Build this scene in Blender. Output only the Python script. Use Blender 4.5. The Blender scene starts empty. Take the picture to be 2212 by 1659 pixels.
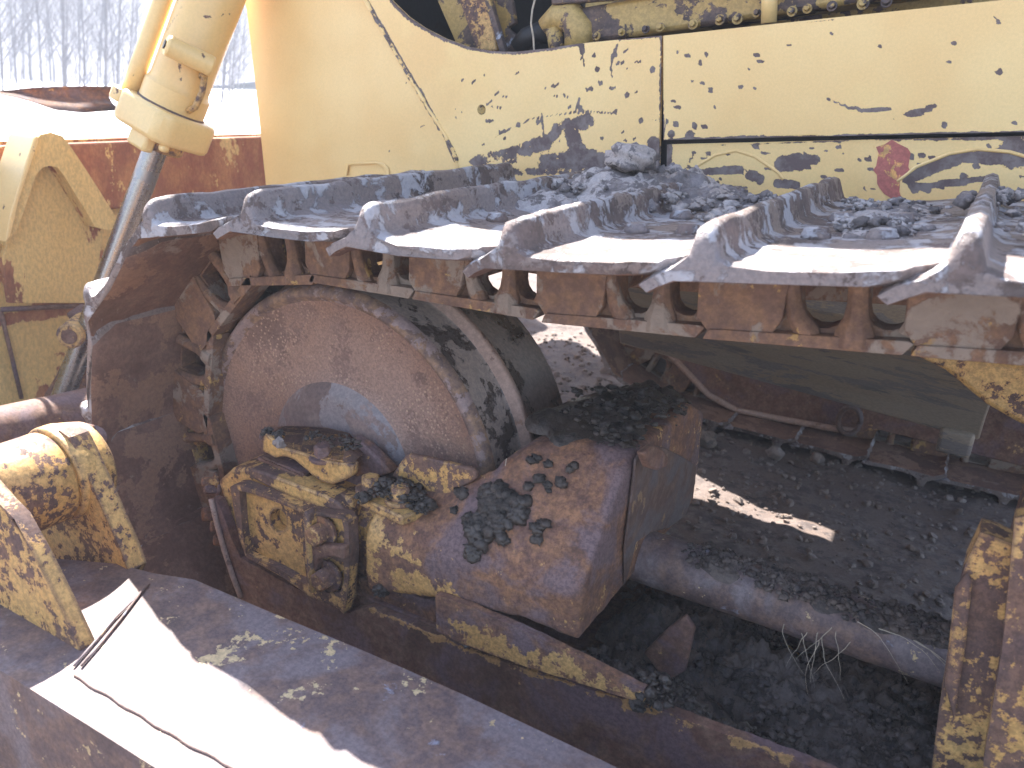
import bpy, bmesh, math, random
import numpy as np
from mathutils import Vector, Matrix, noise, geometry
random.seed(7)
C = bpy.context.scene.collection
sc = bpy.context.scene
# ------------------------------------------------------------------ camera model (image measured on a 2212 x 1659 grid)
CX, CY, F = 1106.0, 829.5, 1800.0
R = np.array([[.86358,.50070,.05936],[.22183,-.27158,-.93650],[-.45278,.82192,-.34560]])
CAM = np.array([1.113,-1.2592,.8210])
def ray(p): return R.T @ np.array([p[0]-CX, p[1]-CY, F])
def U(p, x=None, y=None, z=None):
    d = ray(p); a, v = (0,x) if x is not None else (1,y) if y is not None else (2,z)
    return Vector(CAM + d*(v-CAM[a])/d[a])
def UP(p, o, n):
    """point of the plane (o, n) seen at p"""
    d = Vector(ray(p)); c = Vector(CAM); return c + d*((Vector(o)-c).dot(n)/d.dot(n))
GZ = -.57                                    # ground level
# ------------------------------------------------------------------ materials
def new_mat(name):
    m = bpy.data.materials.new(name); m.use_nodes = True
    nt = m.node_tree; nt.nodes.clear()
    return m, nt, nt.nodes, nt.links
class N:
    def __init__(s, nt): s.nt = nt; s.n = nt.nodes; s.l = nt.links
    def add(s, t, **k):
        o = s.n.new(t)
        for a, b in k.items():
            if a.startswith('i_'): s.put(o.inputs[a[2:].replace('_',' ')], b)
            else: setattr(o, a, b)
        return o
    def put(s, sock, v):
        if hasattr(v, 'is_linked') or hasattr(v, 'links'): s.l.new(v, sock)
        else: sock.default_value = v
    def noise(s, co, sc_, det=6, rough=.6, dist=0.):
        o = s.add('ShaderNodeTexNoise'); s.l.new(co, o.inputs['Vector'])
        o.inputs['Scale'].default_value = sc_; o.inputs['Detail'].default_value = det
        o.inputs['Roughness'].default_value = rough; o.inputs['Distortion'].default_value = dist
        return o.outputs['Fac']
    def math(s, op, a, b=0., c=0., clamp=False):
        o = s.add('ShaderNodeMath', operation=op, use_clamp=clamp)
        s.put(o.inputs[0], a); s.put(o.inputs[1], b); s.put(o.inputs[2], c); return o.outputs[0]
    def step(s, v, lo, hi):
        o = s.add('ShaderNodeMapRange', interpolation_type='SMOOTHSTEP')
        s.put(o.inputs['Value'], v); s.put(o.inputs['From Min'], lo); s.put(o.inputs['From Max'], hi); return o.outputs[0]
    def mix(s, f, a, b):
        o = s.add('ShaderNodeMix', data_type='RGBA')
        s.put(o.inputs[0], f)
        for k, v in ((6,a),(7,b)):
            s.put(o.inputs[k], v if not isinstance(v, tuple) else (v+(1.,))[:4])
        return o.outputs[2]
    def coords(s, stretch=None):
        tc = s.add('ShaderNodeTexCoord'); oi = s.add('ShaderNodeObjectInfo')
        sc1 = s.add('ShaderNodeVectorMath', operation='SCALE'); s.l.new(oi.outputs['Random'], sc1.inputs['Scale'])
        sc1.inputs[0].default_value = (17., 31., 11.)
        ad = s.add('ShaderNodeVectorMath', operation='ADD')
        s.l.new(tc.outputs['Object'], ad.inputs[0]); s.l.new(sc1.outputs[0], ad.inputs[1])
        if stretch:
            mu = s.add('ShaderNodeVectorMath', operation='MULTIPLY'); s.l.new(ad.outputs[0], mu.inputs[0]); mu.inputs[1].default_value = stretch
            return mu.outputs[0]
        return ad.outputs[0]
def surf(name, paint, rust, th=.6, scale=14., edge=0., dirt=None, dirt_th=.6, dirt_scale=6., rough=(.5,.85), bump=.35,
         spots=None, rust2=None, stretch=None, up_dirt=0., metal=0., fine=60., tint=None, amp=.5, fa=.12, mot=None, halo=None, grain=.45):
    m, nt, _, L = new_mat(name); n = N(nt)
    co = n.coords(stretch)
    n1 = n.noise(co, scale, 9, .68, .3)
    nf = n.noise(co, fine, 5, .6)
    nl = n.noise(co, 3.1, 3, .5)
    at = n.add('ShaderNodeAttribute', attribute_name='wear').outputs['Fac']
    v = n.math('ADD', n.math('MULTIPLY_ADD', nl, .22, n1), -.11)
    v = n.math('ADD', v, n.math('MULTIPLY', at, n.math('MULTIPLY_ADD', n.math('SUBTRACT', n.noise(co, 38., 6, .7), .5), .9, amp)))
    if edge:
        bv = n.add('ShaderNodeBevel', samples=4); bv.inputs['Radius'].default_value = .012
        ge = n.add('ShaderNodeNewGeometry')
        dt = n.add('ShaderNodeVectorMath', operation='DOT_PRODUCT'); L.new(bv.outputs[0], dt.inputs[0]); L.new(ge.outputs['Normal'], dt.inputs[1])
        v = n.math('ADD', v, n.math('MULTIPLY', n.step(dt.outputs['Value'], 1.0, .9), edge))
    v = n.math('ADD', v, n.math('MULTIPLY', n.math('SUBTRACT', n.noise(co, fine*.8, 4, .7), .5), fa))
    chip = n.step(v, th-.012, th+.012)
    pc = n.mix(n.step(nl, .3, .7), paint, tuple(c*k for c, k in zip(paint, (.94,.86,.78))))
    if tint: pc = n.mix(n.step(n.noise(co, 5., 5, .6), .52, .72), pc, tint)
    if halo: pc = n.mix(n.math('MULTIPLY', n.step(v, th-.075, th), .55), pc, halo)
    r2 = rust2 or tuple(c*k for c, k in zip(rust, (1.55,1.35,1.1)))
    rc = n.mix(n.step(n.noise(co, scale*2.3, 7, .7), .40, .62), rust, r2)
    rc = n.mix(n.math('MULTIPLY', n.step(n.noise(co, scale*.7, 5, .6), .5, .7), .6), rc, tuple(c*.5 for c in rust))
    if mot: rc = n.mix(n.step(n.noise(co, mot[1], 6, .62, .5), .47, .62), rc, mot[0])
    col = n.mix(chip, pc, rc)
    if spots:
        vo = n.add('ShaderNodeTexVoronoi'); L.new(co, vo.inputs['Vector']); vo.inputs['Scale'].default_value = spots[1]
        sp = n.math('MULTIPLY', n.step(vo.outputs['Distance'], spots[2]+.06, spots[2]-.04), n.step(n.noise(co, 9., 4, .6), .45, .6))
        col = n.mix(n.math('MULTIPLY', sp, .8), col, spots[0])
    if grain:
        g = n.noise(co, fine*1.7, 3, .8)
        gm = n.add('ShaderNodeMix', data_type='RGBA', blend_type='MULTIPLY'); gm.inputs[0].default_value = grain
        L.new(col, gm.inputs[6]); L.new(n.mix(n.step(g, .36, .64), (.62,.60,.60), (1.28,1.22,1.16)), gm.inputs[7]); col = gm.outputs[2]
    dm = None
    if dirt:
        nd = n.noise(co, dirt_scale, 8, .66, .4)
        if up_dirt:
            ge2 = n.add('ShaderNodeNewGeometry'); sx = n.add('ShaderNodeSeparateXYZ'); L.new(ge2.outputs['Normal'], sx.inputs[0])
            nd = n.math('ADD', nd, n.math('MULTIPLY', n.math('MAXIMUM', sx.outputs[2], 0.), up_dirt))
        dm = n.step(nd, dirt_th-.03, dirt_th+.03)
        col = n.mix(dm, col, n.mix(nf, tuple(c*.7 for c in dirt), tuple(c*1.2 for c in dirt)))
    b = n.add('ShaderNodeBsdfPrincipled'); out = n.add('ShaderNodeOutputMaterial'); L.new(b.outputs[0], out.inputs[0])
    L.new(col, b.inputs['Base Color'])
    rg = n.math('MULTIPLY_ADD', chip, rough[1]-rough[0], rough[0])
    L.new(n.math('ADD', rg, n.math('MULTIPLY_ADD', nf, .2, -.1)), b.inputs['Roughness'])
    b.inputs['Metallic'].default_value = metal
    h = n.math('ADD', n.math('MULTIPLY', nf, .5), n.math('MULTIPLY', n1, .8))
    h = n.math('SUBTRACT', h, n.math('MULTIPLY', chip, .12))
    if dm is not None: h = n.math('ADD', h, n.math('MULTIPLY', n.math('MULTIPLY', dm, nf), 1.2))
    bp = n.add('ShaderNodeBump'); bp.inputs['Strength'].default_value = bump; bp.inputs['Distance'].default_value = .006
    L.new(h, bp.inputs['Height']); L.new(bp.outputs[0], b.inputs['Normal'])
    return m
CREAM = (.82,.585,.262); YEL = (.56,.355,.135); RUST = (.115,.070,.062); BROWN = (.16,.085,.055)
M = {}
M['body'] = surf('faded_cream_paint', CREAM, (.12,.082,.078), th=.80, scale=12., rough=(.38,.75), bump=.14, tint=(.80,.555,.23), fine=110, amp=.62, fa=.30, halo=(.72,.42,.13), rust2=(.20,.16,.15), grain=.10)
M['cast'] = surf('chipped_yellow_paint', YEL, RUST, th=.565, scale=7., edge=.24, rough=(.5,.8), bump=.5, rust2=(.18,.10,.07), fa=.85, fine=60, halo=(.44,.22,.07), grain=.7)
M['castrust'] = surf('rusted_casting', (.50,.31,.12), (.145,.074,.054), th=.375, scale=11., edge=.06, rough=(.55,.8), bump=.6, rust2=(.27,.135,.072), fa=.62, fine=75, mot=((.155,.103,.108), 8.), grain=.8)
M['rust'] = surf('brown_rust', (.44,.26,.11), (.135,.066,.048), th=.33, scale=13., rough=(.6,.78), bump=.4, rust2=(.20,.115,.08), fa=.45, mot=((.145,.092,.10), 7.), grain=.7)
M['rustdark'] = surf('dark_rust', (.24,.15,.08), (.105,.062,.05), th=.36, scale=13., rough=(.55,.75), bump=.4, rust2=(.16,.10,.075), fa=.25, mot=((.12,.10,.105), 7.))
M['arm'] = surf('rusty_arm_steel', (.56,.44,.26), (.125,.085,.085), th=.345, scale=13., rough=(.45,.62), bump=.35, fine=70, rust2=(.20,.125,.10), fa=.62, mot=((.185,.148,.158), 6.), dirt=(.27,.26,.32), dirt_th=.685, dirt_scale=16., grain=.6)
M['link'] = surf('worn_link_steel', (.42,.27,.10), (.165,.095,.07), th=.375, scale=17., rough=(.6,.8), bump=.45, rust2=(.24,.135,.08), dirt=(.28,.22,.18), dirt_th=.555, dirt_scale=9., fa=.25)
M['shoe'] = surf('mud_dusted_steel', (.215,.18,.178), (.105,.078,.070), th=.52, scale=9., rough=(.55,.8), bump=.7, rust2=(.165,.12,.11), dirt=(.41,.385,.40), dirt_th=.575, dirt_scale=17., up_dirt=.05, fa=.45, fine=80)
M['shoein'] = surf('brown_inner_steel', (.27,.165,.12), (.165,.092,.07), th=.47, scale=6., rough=(.6,.8), bump=.4, rust2=(.22,.13,.10), dirt=(.32,.24,.20), dirt_th=.66, dirt_scale=9.)
M['disc'] = surf('rusty_disc_steel', (.285,.185,.15), (.205,.125,.102), th=.54, scale=6., rough=(.55,.72), bump=.4, rust2=(.245,.155,.125), spots=((.42,.28,.20), 110, .27), fine=120, fa=.35, grain=.6)
M['rim'] = surf('worn_rim_steel', (.25,.19,.19), (.13,.085,.075), th=.50, scale=16., rough=(.55,.75), bump=.5, rust2=(.26,.16,.10))
M['tread'] = surf('mud_stained_tread', (.26,.215,.195), (.07,.053,.045), th=.54, scale=10., rough=(.75,.28), bump=.6, rust2=(.075,.055,.048))
M['flange'] = surf('pink_flange', (.38,.27,.23), (.20,.13,.11), th=.6, scale=20., rough=(.7,.8), bump=.5)
M['hub'] = surf('polished_hub', (.215,.19,.205), (.19,.13,.12), th=.50, scale=5., rough=(.45,.6), bump=.15, rust2=(.26,.185,.165))
M['mud'] = surf('wet_mud', (.056,.044,.038), (.030,.024,.021), th=.5, scale=16., rough=(.45,.75), bump=.9, rust2=(.085,.067,.058), fine=90)
M['drymud'] = surf('dry_mud', (.37,.34,.34), (.135,.115,.112), th=.5, scale=16., rough=(.8,.9), bump=.9, rust2=(.22,.19,.19), fine=80)
M['crust'] = surf('crusted_dirt', (.13,.104,.095), (.062,.049,.045), th=.5, scale=20., rough=(.8,.9), bump=.9, rust2=(.10,.085,.085), fine=90)
M['dark'] = surf('shade_black', (.012,.012,.016), (.02,.016,.016), th=.6, scale=8., rough=(.6,.8))  # near-black gives cavities and gaps their shade; the hose is black too
M['belly'] = surf('olive_grey_steel', (.27,.225,.175), (.19,.165,.155), th=.52, scale=5., rough=(.5,.6), bump=.2, rust2=(.18,.155,.145), stretch=(1,4,4), fa=.25)
M['blade'] = surf('blade_paint', (.64,.45,.18), (.27,.095,.05), th=.60, scale=3.6, rough=(.5,.8), bump=.25, rust2=(.40,.18,.08), amp=.42, stretch=(1,1,.55))
M['cyl'] = surf('cylinder_paint', (.80,.57,.25), (.12,.07,.06), th=.655, scale=16., rough=(.35,.7), bump=.08, grain=.10)
M['chrome'] = surf('rod_steel', (.34,.34,.36), (.26,.27,.30), th=.6, scale=4., rough=(.27,.34), bump=.03, metal=1., grain=.12)
M['rubber'] = surf('black_rubber', (.02,.02,.024), (.03,.03,.033), th=.6, rough=(.55,.6), bump=.1)
M['dirt'] = surf('gravelly_dirt', (.155,.122,.110), (.092,.072,.068), th=.5, scale=9., rough=(.9,.95), bump=1., rust2=(.185,.15,.135), fine=60, fa=.4)
M['stone'] = surf('grey_stone', (.21,.175,.16), (.12,.10,.095), th=.55, scale=9., rough=(.8,.9), bump=.5)
M['snow'] = surf('old_snow', (.82,.83,.87), (.70,.72,.78), th=.6, scale=1.5, rough=(.7,.8), bump=.4, grain=.12)
M['bark'] = surf('grey_bark', (.085,.085,.10), (.055,.055,.065), th=.5, scale=9., rough=(.85,.9), bump=.4)
M['brush'] = surf('winter_hillside', (.13,.135,.165), (.10,.10,.125), th=.52, scale=.5, rough=(.9,.9), bump=.4, rust2=(.16,.165,.20))
M['straw'] = surf('dry_straw', (.45,.40,.33), (.35,.3,.25), th=.6, rough=(.7,.8), bump=.1)
M['inner'] = surf('greasy_engine_paint', (.42,.29,.10), (.075,.055,.055), th=.52, scale=9., rough=(.55,.75), bump=.3, rust2=(.15,.10,.08), dirt=(.40,.42,.50), dirt_th=.67, dirt_scale=8.)
# ------------------------------------------------------------------ objects
def tag(o, label=None, cat=None, group=None, kind=None):
    if label: o['label'] = label
    if cat: o['category'] = cat
    if group: o['group'] = group
    if kind: o['kind'] = kind
    return o
def empty(name, loc):
    o = bpy.data.objects.new(name, None); o.location = loc; o.empty_display_size = .1; C.objects.link(o); return o
def link(name, me, mat, parent=None, smooth=False, base=None):
    o = bpy.data.objects.new(name, me); C.objects.link(o)
    for mm in (mat if isinstance(mat, (list, tuple)) else [mat]):
        if mm.name not in [q.name for q in me.materials if q]: me.materials.append(mm)
    if smooth: me.shade_smooth()
    if parent is not None:
        o.parent = parent
        pw = base if base is not None else WORLD[parent.name]
        o.matrix_parent_inverse = pw.inverted(); WORLD[o.name] = Matrix.Identity(4)
    else: WORLD[o.name] = Matrix.Identity(4)
    return o
WORLD = {}
def bevel(o, w=.004, seg=2, ang=35):
    b = o.modifiers.new('bevel', 'BEVEL'); b.width = w; b.segments = seg; b.limit_method = 'ANGLE'; b.angle_limit = math.radians(ang); b.use_clamp_overlap = True
    o.data.shade_smooth()
    try: o.data.set_sharp_from_angle(angle=math.radians(45))
    except Exception: pass
    return o
def basis(pts):
    o = pts[0]; nrm = Vector((0,0,0))
    for a, b in zip(pts, pts[1:]+pts[:1]): nrm += (a-o).cross(b-o)
    nrm.normalize(); u = (pts[1]-o).normalized(); return o, u, nrm.cross(u), nrm
def plate_mesh(pts, thick, holes=(), grid=None, name='m', jag=0.):
    """flat outline (3D points) with holes, extruded by the vector thick"""
    pts = [Vector(p) for p in pts]; o, u, v, nrm = basis(pts)
    if nrm.dot(thick) > 0:
        pts = pts[::-1]; holes = [h[::-1] for h in holes]; o, u, v, nrm = basis(pts)
    def two(p): d = Vector(p)-o; return Vector((d.dot(u), d.dot(v)))
    vs, es = [], []
    def loop(ps):
        q = [two(p) for p in ps]
        if jag:
            r = []
            for a, b in zip(q, q[1:]+q[:1]):
                k = max(1, int((b-a).length/.012))
                for i in range(k): r.append(a.lerp(b, i/k) + Vector((random.uniform(-jag,jag), random.uniform(-jag,jag))))
            q = r
        s = len(vs); vs.extend(q)
        es.extend([(s+i, s+(i+1) % len(q)) for i in range(len(q))]); return q
    outer = loop(pts); inn = [loop(h) for h in holes]
    def inside(p, poly):
        c = False; j = len(poly)-1
        for i in range(len(poly)):
            a, b = poly[i], poly[j]
            if (a.y > p.y) != (b.y > p.y) and p.x < (b.x-a.x)*(p.y-a.y)/(b.y-a.y)+a.x: c = not c
            j = i
        return c
    if grid:
        x0 = min(p.x for p in outer); x1 = max(p.x for p in outer); y0 = min(p.y for p in outer); y1 = max(p.y for p in outer)
        for i in range(1, int((x1-x0)/grid)+1):
            for j in range(1, int((y1-y0)/grid)+1):
                p = Vector((x0+i*grid, y0+j*grid))
                if inside(p, outer) and not any(inside(p, h) for h in inn): vs.append(p)
    co, ed, fa, _, _, _ = geometry.delaunay_2d_cdt(vs, es, [], 0, 1e-6)
    bm = bmesh.new(); top = [bm.verts.new(o+u*p.x+v*p.y) for p in co]
    for f in fa:
        cx = sum((co[i] for i in f), Vector((0,0)))/len(f)
        if inside(cx, outer) and not any(inside(cx, h) for h in inn):
            try: bm.faces.new([top[i] for i in f])
            except ValueError: pass
    for vv in [q for q in bm.verts if not q.link_faces]: bm.verts.remove(vv)
    bmesh.ops.recalc_face_normals(bm, faces=bm.faces)
    bm.normal_update()
    if bm.faces:
        bm.faces.ensure_lookup_table()
        if sum(f.normal.dot(thick)*f.calc_area() for f in bm.faces) > 0: bmesh.ops.reverse_faces(bm, faces=bm.faces)
    fr = list(bm.faces); be = [e for e in bm.edges if len(e.link_faces) == 1]
    mp = {}
    for w in list(bm.verts): mp[w] = bm.verts.new(w.co+thick)
    for f in fr: bm.faces.new([mp[w] for w in reversed(f.verts)])
    for e in be:
        f = e.link_faces[0]; a, b = e.verts
        lv = list(f.verts); i = lv.index(a)
        if lv[(i+1) % len(lv)] is not b: a, b = b, a
        bm.faces.new([b, a, mp[a], mp[b]])
    me = bpy.data.meshes.new(name); bm.to_mesh(me); bm.free(); return me
def plate(name, pts, thick, mat, parent, holes=(), grid=None, bev=.004, jag=0.):
    o = link(name, plate_mesh(pts, Vector(thick), holes, grid, name, jag), mat, parent)
    if bev: bevel(o, bev)
    return o
def px(pts, x=None, y=None, z=None): return [U(p, x, y, z) for p in pts]
def ellipse(c, rx, ry, n=20, rot=0.):
    return [(c[0]+rx*math.cos(t)*math.cos(rot)-ry*math.sin(t)*math.sin(rot), c[1]+rx*math.cos(t)*math.sin(rot)+ry*math.sin(t)*math.cos(rot)) for t in [2*math.pi*i/n for i in range(n)]]
def frame_mat(a, d, up=Vector((0,0,1))):
    d = Vector(d).normalized(); s = d.cross(up)
    if s.length < 1e-4: s = d.cross(Vector((1,0,0)))
    s.normalize(); w = s.cross(d); m = Matrix((s, w, d)).transposed().to_4x4(); m.translation = Vector(a); return m
class MB:
    def __init__(s): s.bm = bmesh.new()
    def lathe(s, prof, mat4=Matrix.Identity(4), n=48, mi=None):
        rings = []
        for r, h in prof:
            rings.append([s.bm.verts.new(mat4 @ Vector((r*math.cos(2*math.pi*i/n), r*math.sin(2*math.pi*i/n), h))) for i in range(n)] if r > 1e-6 else [s.bm.verts.new(mat4 @ Vector((0,0,h)))])
        for k, (a, b) in enumerate(zip(rings, rings[1:])):
            for i in range(n):
                j = (i+1) % n
                if len(a) == 1 and len(b) == 1: continue
                f = s.bm.faces.new([a[0], b[i], b[j]] if len(a) == 1 else [a[i], b[0], a[j]] if len(b) == 1 else [a[i], b[i], b[j], a[j]])
                if mi: f.material_index = mi[k]
        return s
    def tube(s, a, b, r, r2=None, n=20):
        a = Vector(a); b = Vector(b); L = (b-a).length; r2 = r if r2 is None else r2
        return s.lathe([(0,0),(r,0),(r2,L),(0,L)], frame_mat(a, b-a), n)
    def path(s, pts, r, n=8):
        rings = []; pts = [Vector(p) for p in pts]; u = None
        for i, p in enumerate(pts):
            d = (pts[min(i+1, len(pts)-1)]-pts[max(i-1, 0)]).normalized()
            if u is None: u = d.cross(Vector((.3,.9,.2)))
            u = (u-d*u.dot(d)).normalized(); w = d.cross(u); rr = r[i] if isinstance(r, (list, tuple)) else r
            rings.append([s.bm.verts.new(p+(u*math.cos(2*math.pi*k/n)+w*math.sin(2*math.pi*k/n))*rr) for k in range(n)])
        for a, b in zip(rings, rings[1:]):
            for i in range(n): s.bm.faces.new([a[i], a[(i+1) % n], b[(i+1) % n], b[i]])
        s.bm.faces.new(rings[0][::-1]); s.bm.faces.new(rings[-1]); return s
    def mound(s, c, rx, ry, h, seed=0, amp=.35, freq=30., n=26, rot=0.):
        """an irregular low heap: a disc of rings whose height and outline follow noise"""
        rings = []
        for i in range(n+1):
            t = i/n; ring = []
            m = max(6, int(n*2.4))
            for k in range(m):
                a = 2*math.pi*k/m; q = 1+.45*noise.noise(Vector((math.cos(a)*1.6, math.sin(a)*1.6, seed)))
                x, y = rx*t*q*math.cos(a), ry*t*q*math.sin(a)
                p = Vector((x*math.cos(rot)-y*math.sin(rot), x*math.sin(rot)+y*math.cos(rot), 0))+Vector(c)
                nz = noise.noise(p*freq+Vector((seed,0,0)))+.5*noise.noise(p*freq*2.3)+.3*noise.noise(p*freq*5)
                p.z += h*(1-t**2.2)+h*amp*nz*(1-t*.6)-.012*(t > .97)
                ring.append(s.bm.verts.new(p))
            rings.append(ring)
        for a, b in zip(rings, rings[1:]):
            for k in range(len(a)): s.bm.faces.new([a[k], b[k], b[(k+1) % len(a)], a[(k+1) % len(a)]])
        return s
    def box(s, lo, hi, m=Matrix.Identity(4)):
        v = [s.bm.verts.new(m @ Vector((x,y,z))) for x in (lo[0],hi[0]) for y in (lo[1],hi[1]) for z in (lo[2],hi[2])]
        for f in ((0,1,3,2),(4,6,7,5),(0,4,5,1),(2,3,7,6),(0,2,6,4),(1,5,7,3)): s.bm.faces.new([v[i] for i in f])
        return s
    def prism(s, sec0, sec1):
        a = [s.bm.verts.new(p) for p in sec0]; b = [s.bm.verts.new(p) for p in sec1]; n = len(a)
        for i in range(n): s.bm.faces.new([a[i], a[(i+1) % n], b[(i+1) % n], b[i]])
        s.bm.faces.new(a[::-1]); s.bm.faces.new(b); return s
    def hexbolt(s, c, d, r=.02, h=.016, flange=True, rot=.3):
        m = frame_mat(c, d) @ Matrix.Rotation(rot, 4, 'Z')
        if flange: s.lathe([(0,0),(r*1.5,0),(r*1.5,h*.3),(0,h*.3)], m, 16)
        s.lathe([(0,h*.2),(r,h*.2),(r,h),(r*.85,h*1.15),(0,h*1.15)], m, 6); return s
    def blob(s, c, r, sub=2, rough=.35, seed=0, flat=1.):
        vs = bmesh.ops.create_icosphere(s.bm, subdivisions=sub, radius=1.)['verts']
        rot = Matrix.Rotation(seed*1.7, 3, 'Z') @ Matrix.Rotation(seed*2.3, 3, 'X')
        for v in vs:
            k = 1+rough*noise.noise(v.co*1.7+Vector((seed*3.1, seed, 0)))*1.6+rough*.5*noise.noise(v.co*4.+Vector((0, seed*2.1, seed)))
            p = rot @ (v.co*k); v.co = Vector((p.x*r, p.y*r, p.z*r*flat))+Vector(c)
        return s
    def done(s, name, mat, parent=None, bev=0., smooth=False):
        bmesh.ops.recalc_face_normals(s.bm, faces=s.bm.faces)
        me = bpy.data.meshes.new(name); s.bm.to_mesh(me); s.bm.free()
        o = link(name, me, mat, parent, smooth)
        if bev: bevel(o, bev)
        return o
def xf(o, m):
    """place a part built round its own origin"""
    o.matrix_basis = m; WORLD[o.name] = m; return o
def wear(o, feats, base=0.):
    """wear attribute: feats = (list of 3D points forming a polyline, radius, strength)"""
    me = o.data; co = np.empty(len(me.vertices)*3); me.vertices.foreach_get('co', co); co = co.reshape(-1,3)
    w = np.full(len(co), base)
    for pts, r, k in feats:
        P = [np.array(p) for p in pts]
        if len(P) == 1: P = P*2
        dm = np.full(len(co), 9.)
        for a, b in zip(P, P[1:]):
            d = b-a; t = np.clip(((co-a)@d)/max(d@d, 1e-9), 0, 1); dm = np.minimum(dm, np.linalg.norm(co-(a+t[:,None]*d), axis=1))
        f = k*np.clip(1.6*(1-dm/r), 0, 1); w = np.where(np.abs(f) > np.abs(w-base)*(1 if k > 0 else 0)+1e-6, f+(base if k < 0 else 0), w)
    a = me.attributes.new('wear', 'FLOAT', 'POINT'); a.data.foreach_set('value', w.astype(np.float32))
def boolean(o, cutter, op='DIFFERENCE'):
    md = o.modifiers.new('cut', 'BOOLEAN'); md.object = cutter; md.operation = op; md.solver = 'EXACT'
    dg = bpy.context.evaluated_depsgraph_get(); dg.update()
    me = bpy.data.meshes.new_from_object(o.evaluated_get(dg)); o.modifiers.clear(); o.data = me
    bpy.data.objects.remove(cutter)
Y = Vector((0,1,0))
# ================================================================== the bulldozer
doz = empty('bulldozer', (0.4, 1.2, GZ)); WORLD['bulldozer'] = Matrix.Translation((0.4,1.2,GZ))
tag(doz, 'old cream yellow crawler bulldozer with rusty tracks and a dull blade', 'bulldozer')
# ---- side panels
BY = .75
nose_px = [(470,-90),(505,20),(533,200),(562,410),(575,520),(1010,520),(1000,420),(985,345),(960,290),(905,200),(850,110),(790,0),(740,-90)]
nN = Vector((.16,-1,0)).normalized(); o0 = U((985,345), y=BY)
seam_pts = px([(1010,520),(1000,420),(985,345),(960,290),(905,200),(850,110),(790,0),(740,-90)], y=BY)
nose = plate('nose_panel', px(nose_px, y=BY), (0,.014,0), M['body'], doz, grid=.007, bev=.003)
for v in nose.data.vertices:        # the nose sheet turns gently inward towards the radiator
    d = max(0., -.30-v.co.x-(v.co.z-.6)*-.3); v.co.y += .07*d*d
main_px = [(740,-90),(790,0),(850,110),(905,200),(960,290),(985,345),(1000,420),(1010,520),(1419,560),(1421,400),(1424,300),(1427,200),(1429,77),
           (1340,85),(1250,94),(1180,105),(1110,112),(1060,110),(1010,101),(960,83),(915,60),(880,36),(845,2),(800,-60),(775,-90)]
mainp = plate('side_panel', px(main_px, y=BY), (0,.014,0), M['body'], doz, grid=.006, bev=.003,
              holes=[px(ellipse((1040,237),9,11), y=BY)])
up_px = [(1433,77),(1820,36),(2212,-5),(2800,-66),(2800,270),(2212,285),(1452,302),(1433,303)]
upp = plate('side_panel', px(up_px, y=BY), (0,.014,0), M['body'], doz, grid=.007, bev=.004)
lo_px = [(1441,312),(1470,311),(2212,294),(2800,276),(2800,600),(1436,560)]
lowp = plate('side_panel', px(lo_px, y=BY+.012), (0,.014,0), M['body'], doz, grid=.007, bev=.003)
def PF(pts, r, k, y=BY): return (px(pts, y=y), r*(.78 if len(pts) > 1 else .72), k)
def flecks(n, box, y, r0=.004, r1=.008, seed=1):
    q = random.Random(seed); out = []
    for _ in range(n):
        x = q.uniform(box[0], box[2]); z = q.uniform(box[1], box[3]); L = q.uniform(0, 14); an = q.uniform(-.5,.2)
        out.append((px([(x,z),(x+L*math.cos(an), z+L*math.sin(an))], y=y), q.uniform(r0, r1), q.uniform(.7,1.)))
    return out
rs = random.Random(3)
def dots(lst, y=BY): return [PF([p], r, 1., y) for p, r in lst]
wear(nose, flecks(26, (560,20,940,340), BY, .003, .006, 4) + [PF([(790,0),(905,200),(950,280)], .010, .8), PF([(960,290),(985,345)], .016, .95), PF([(520,140),(540,240)], .008, .5)]
     + dots([((716,180),.012),((655,170),.010),((612,440),.01),((700,45),.008),((735,310),.01),((640,270),.009)]))
mf = [PF([(845,2),(880,36),(915,60),(960,83),(1010,101),(1060,110),(1110,112),(1180,105),(1250,94)], .012, .95),
      PF([(1340,85),(1429,77)], .006, .7), PF([(1428,80),(1424,300)], .006, .6),
      PF([(1040,345),(1110,330),(1180,310),(1210,275),(1270,262)], .035, .72), PF([(1180,350),(1260,345),(1320,350)], .05, .72), PF([(1225,270),(1250,330)], .04, .8),
      PF([(1010,370),(1100,320),(1200,285),(1280,270)], .008, .6), PF([(1060,300),(1150,255),(1260,240),(1330,245)], .006, .6),
      PF([(1170,245),(1178,320)], .007, .8), PF([(1020,350),(1050,340)], .025, .7), PF([(1100,370),(1420,380)], .02, .62),
      PF([(1330,370),(1360,400)], .02, .8), PF([(1255,95),(1258,112)], .014, 1.), PF([(1258,118),(1262,140)], .006, .9),
      PF([(1320,140),(1335,95)], .004, .8), PF([(790,0),(905,200)], .016, .95), PF([(905,200),(985,345)], .020, 1.),
      PF([(1412,310),(1412,420)], .035, 1.)]
for q in [(1298,180),(1290,150),(1283,120),(1355,205),(1410,150),(1330,240),(1250,215),(1300,300),(1345,285),(1370,300),(1385,260),(1400,330),(1120,270),(1090,300),(1060,330),(985,255)]:
    mf.append(PF([q], rs.uniform(.009,.016), .95))
wear(mainp, mf + flecks(42, (1040,150,1420,390), BY, .003, .008, 5) + flecks(12, (1180,110,1420,200), BY, .003, .007, 6) + flecks(14, (980,150,1100,340), BY, .003, .006, 7)
     + [PF([(1318,128),(1334,96)], .004, .75), PF([(1322,165),(1318,140)], .004, .7)])
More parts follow.
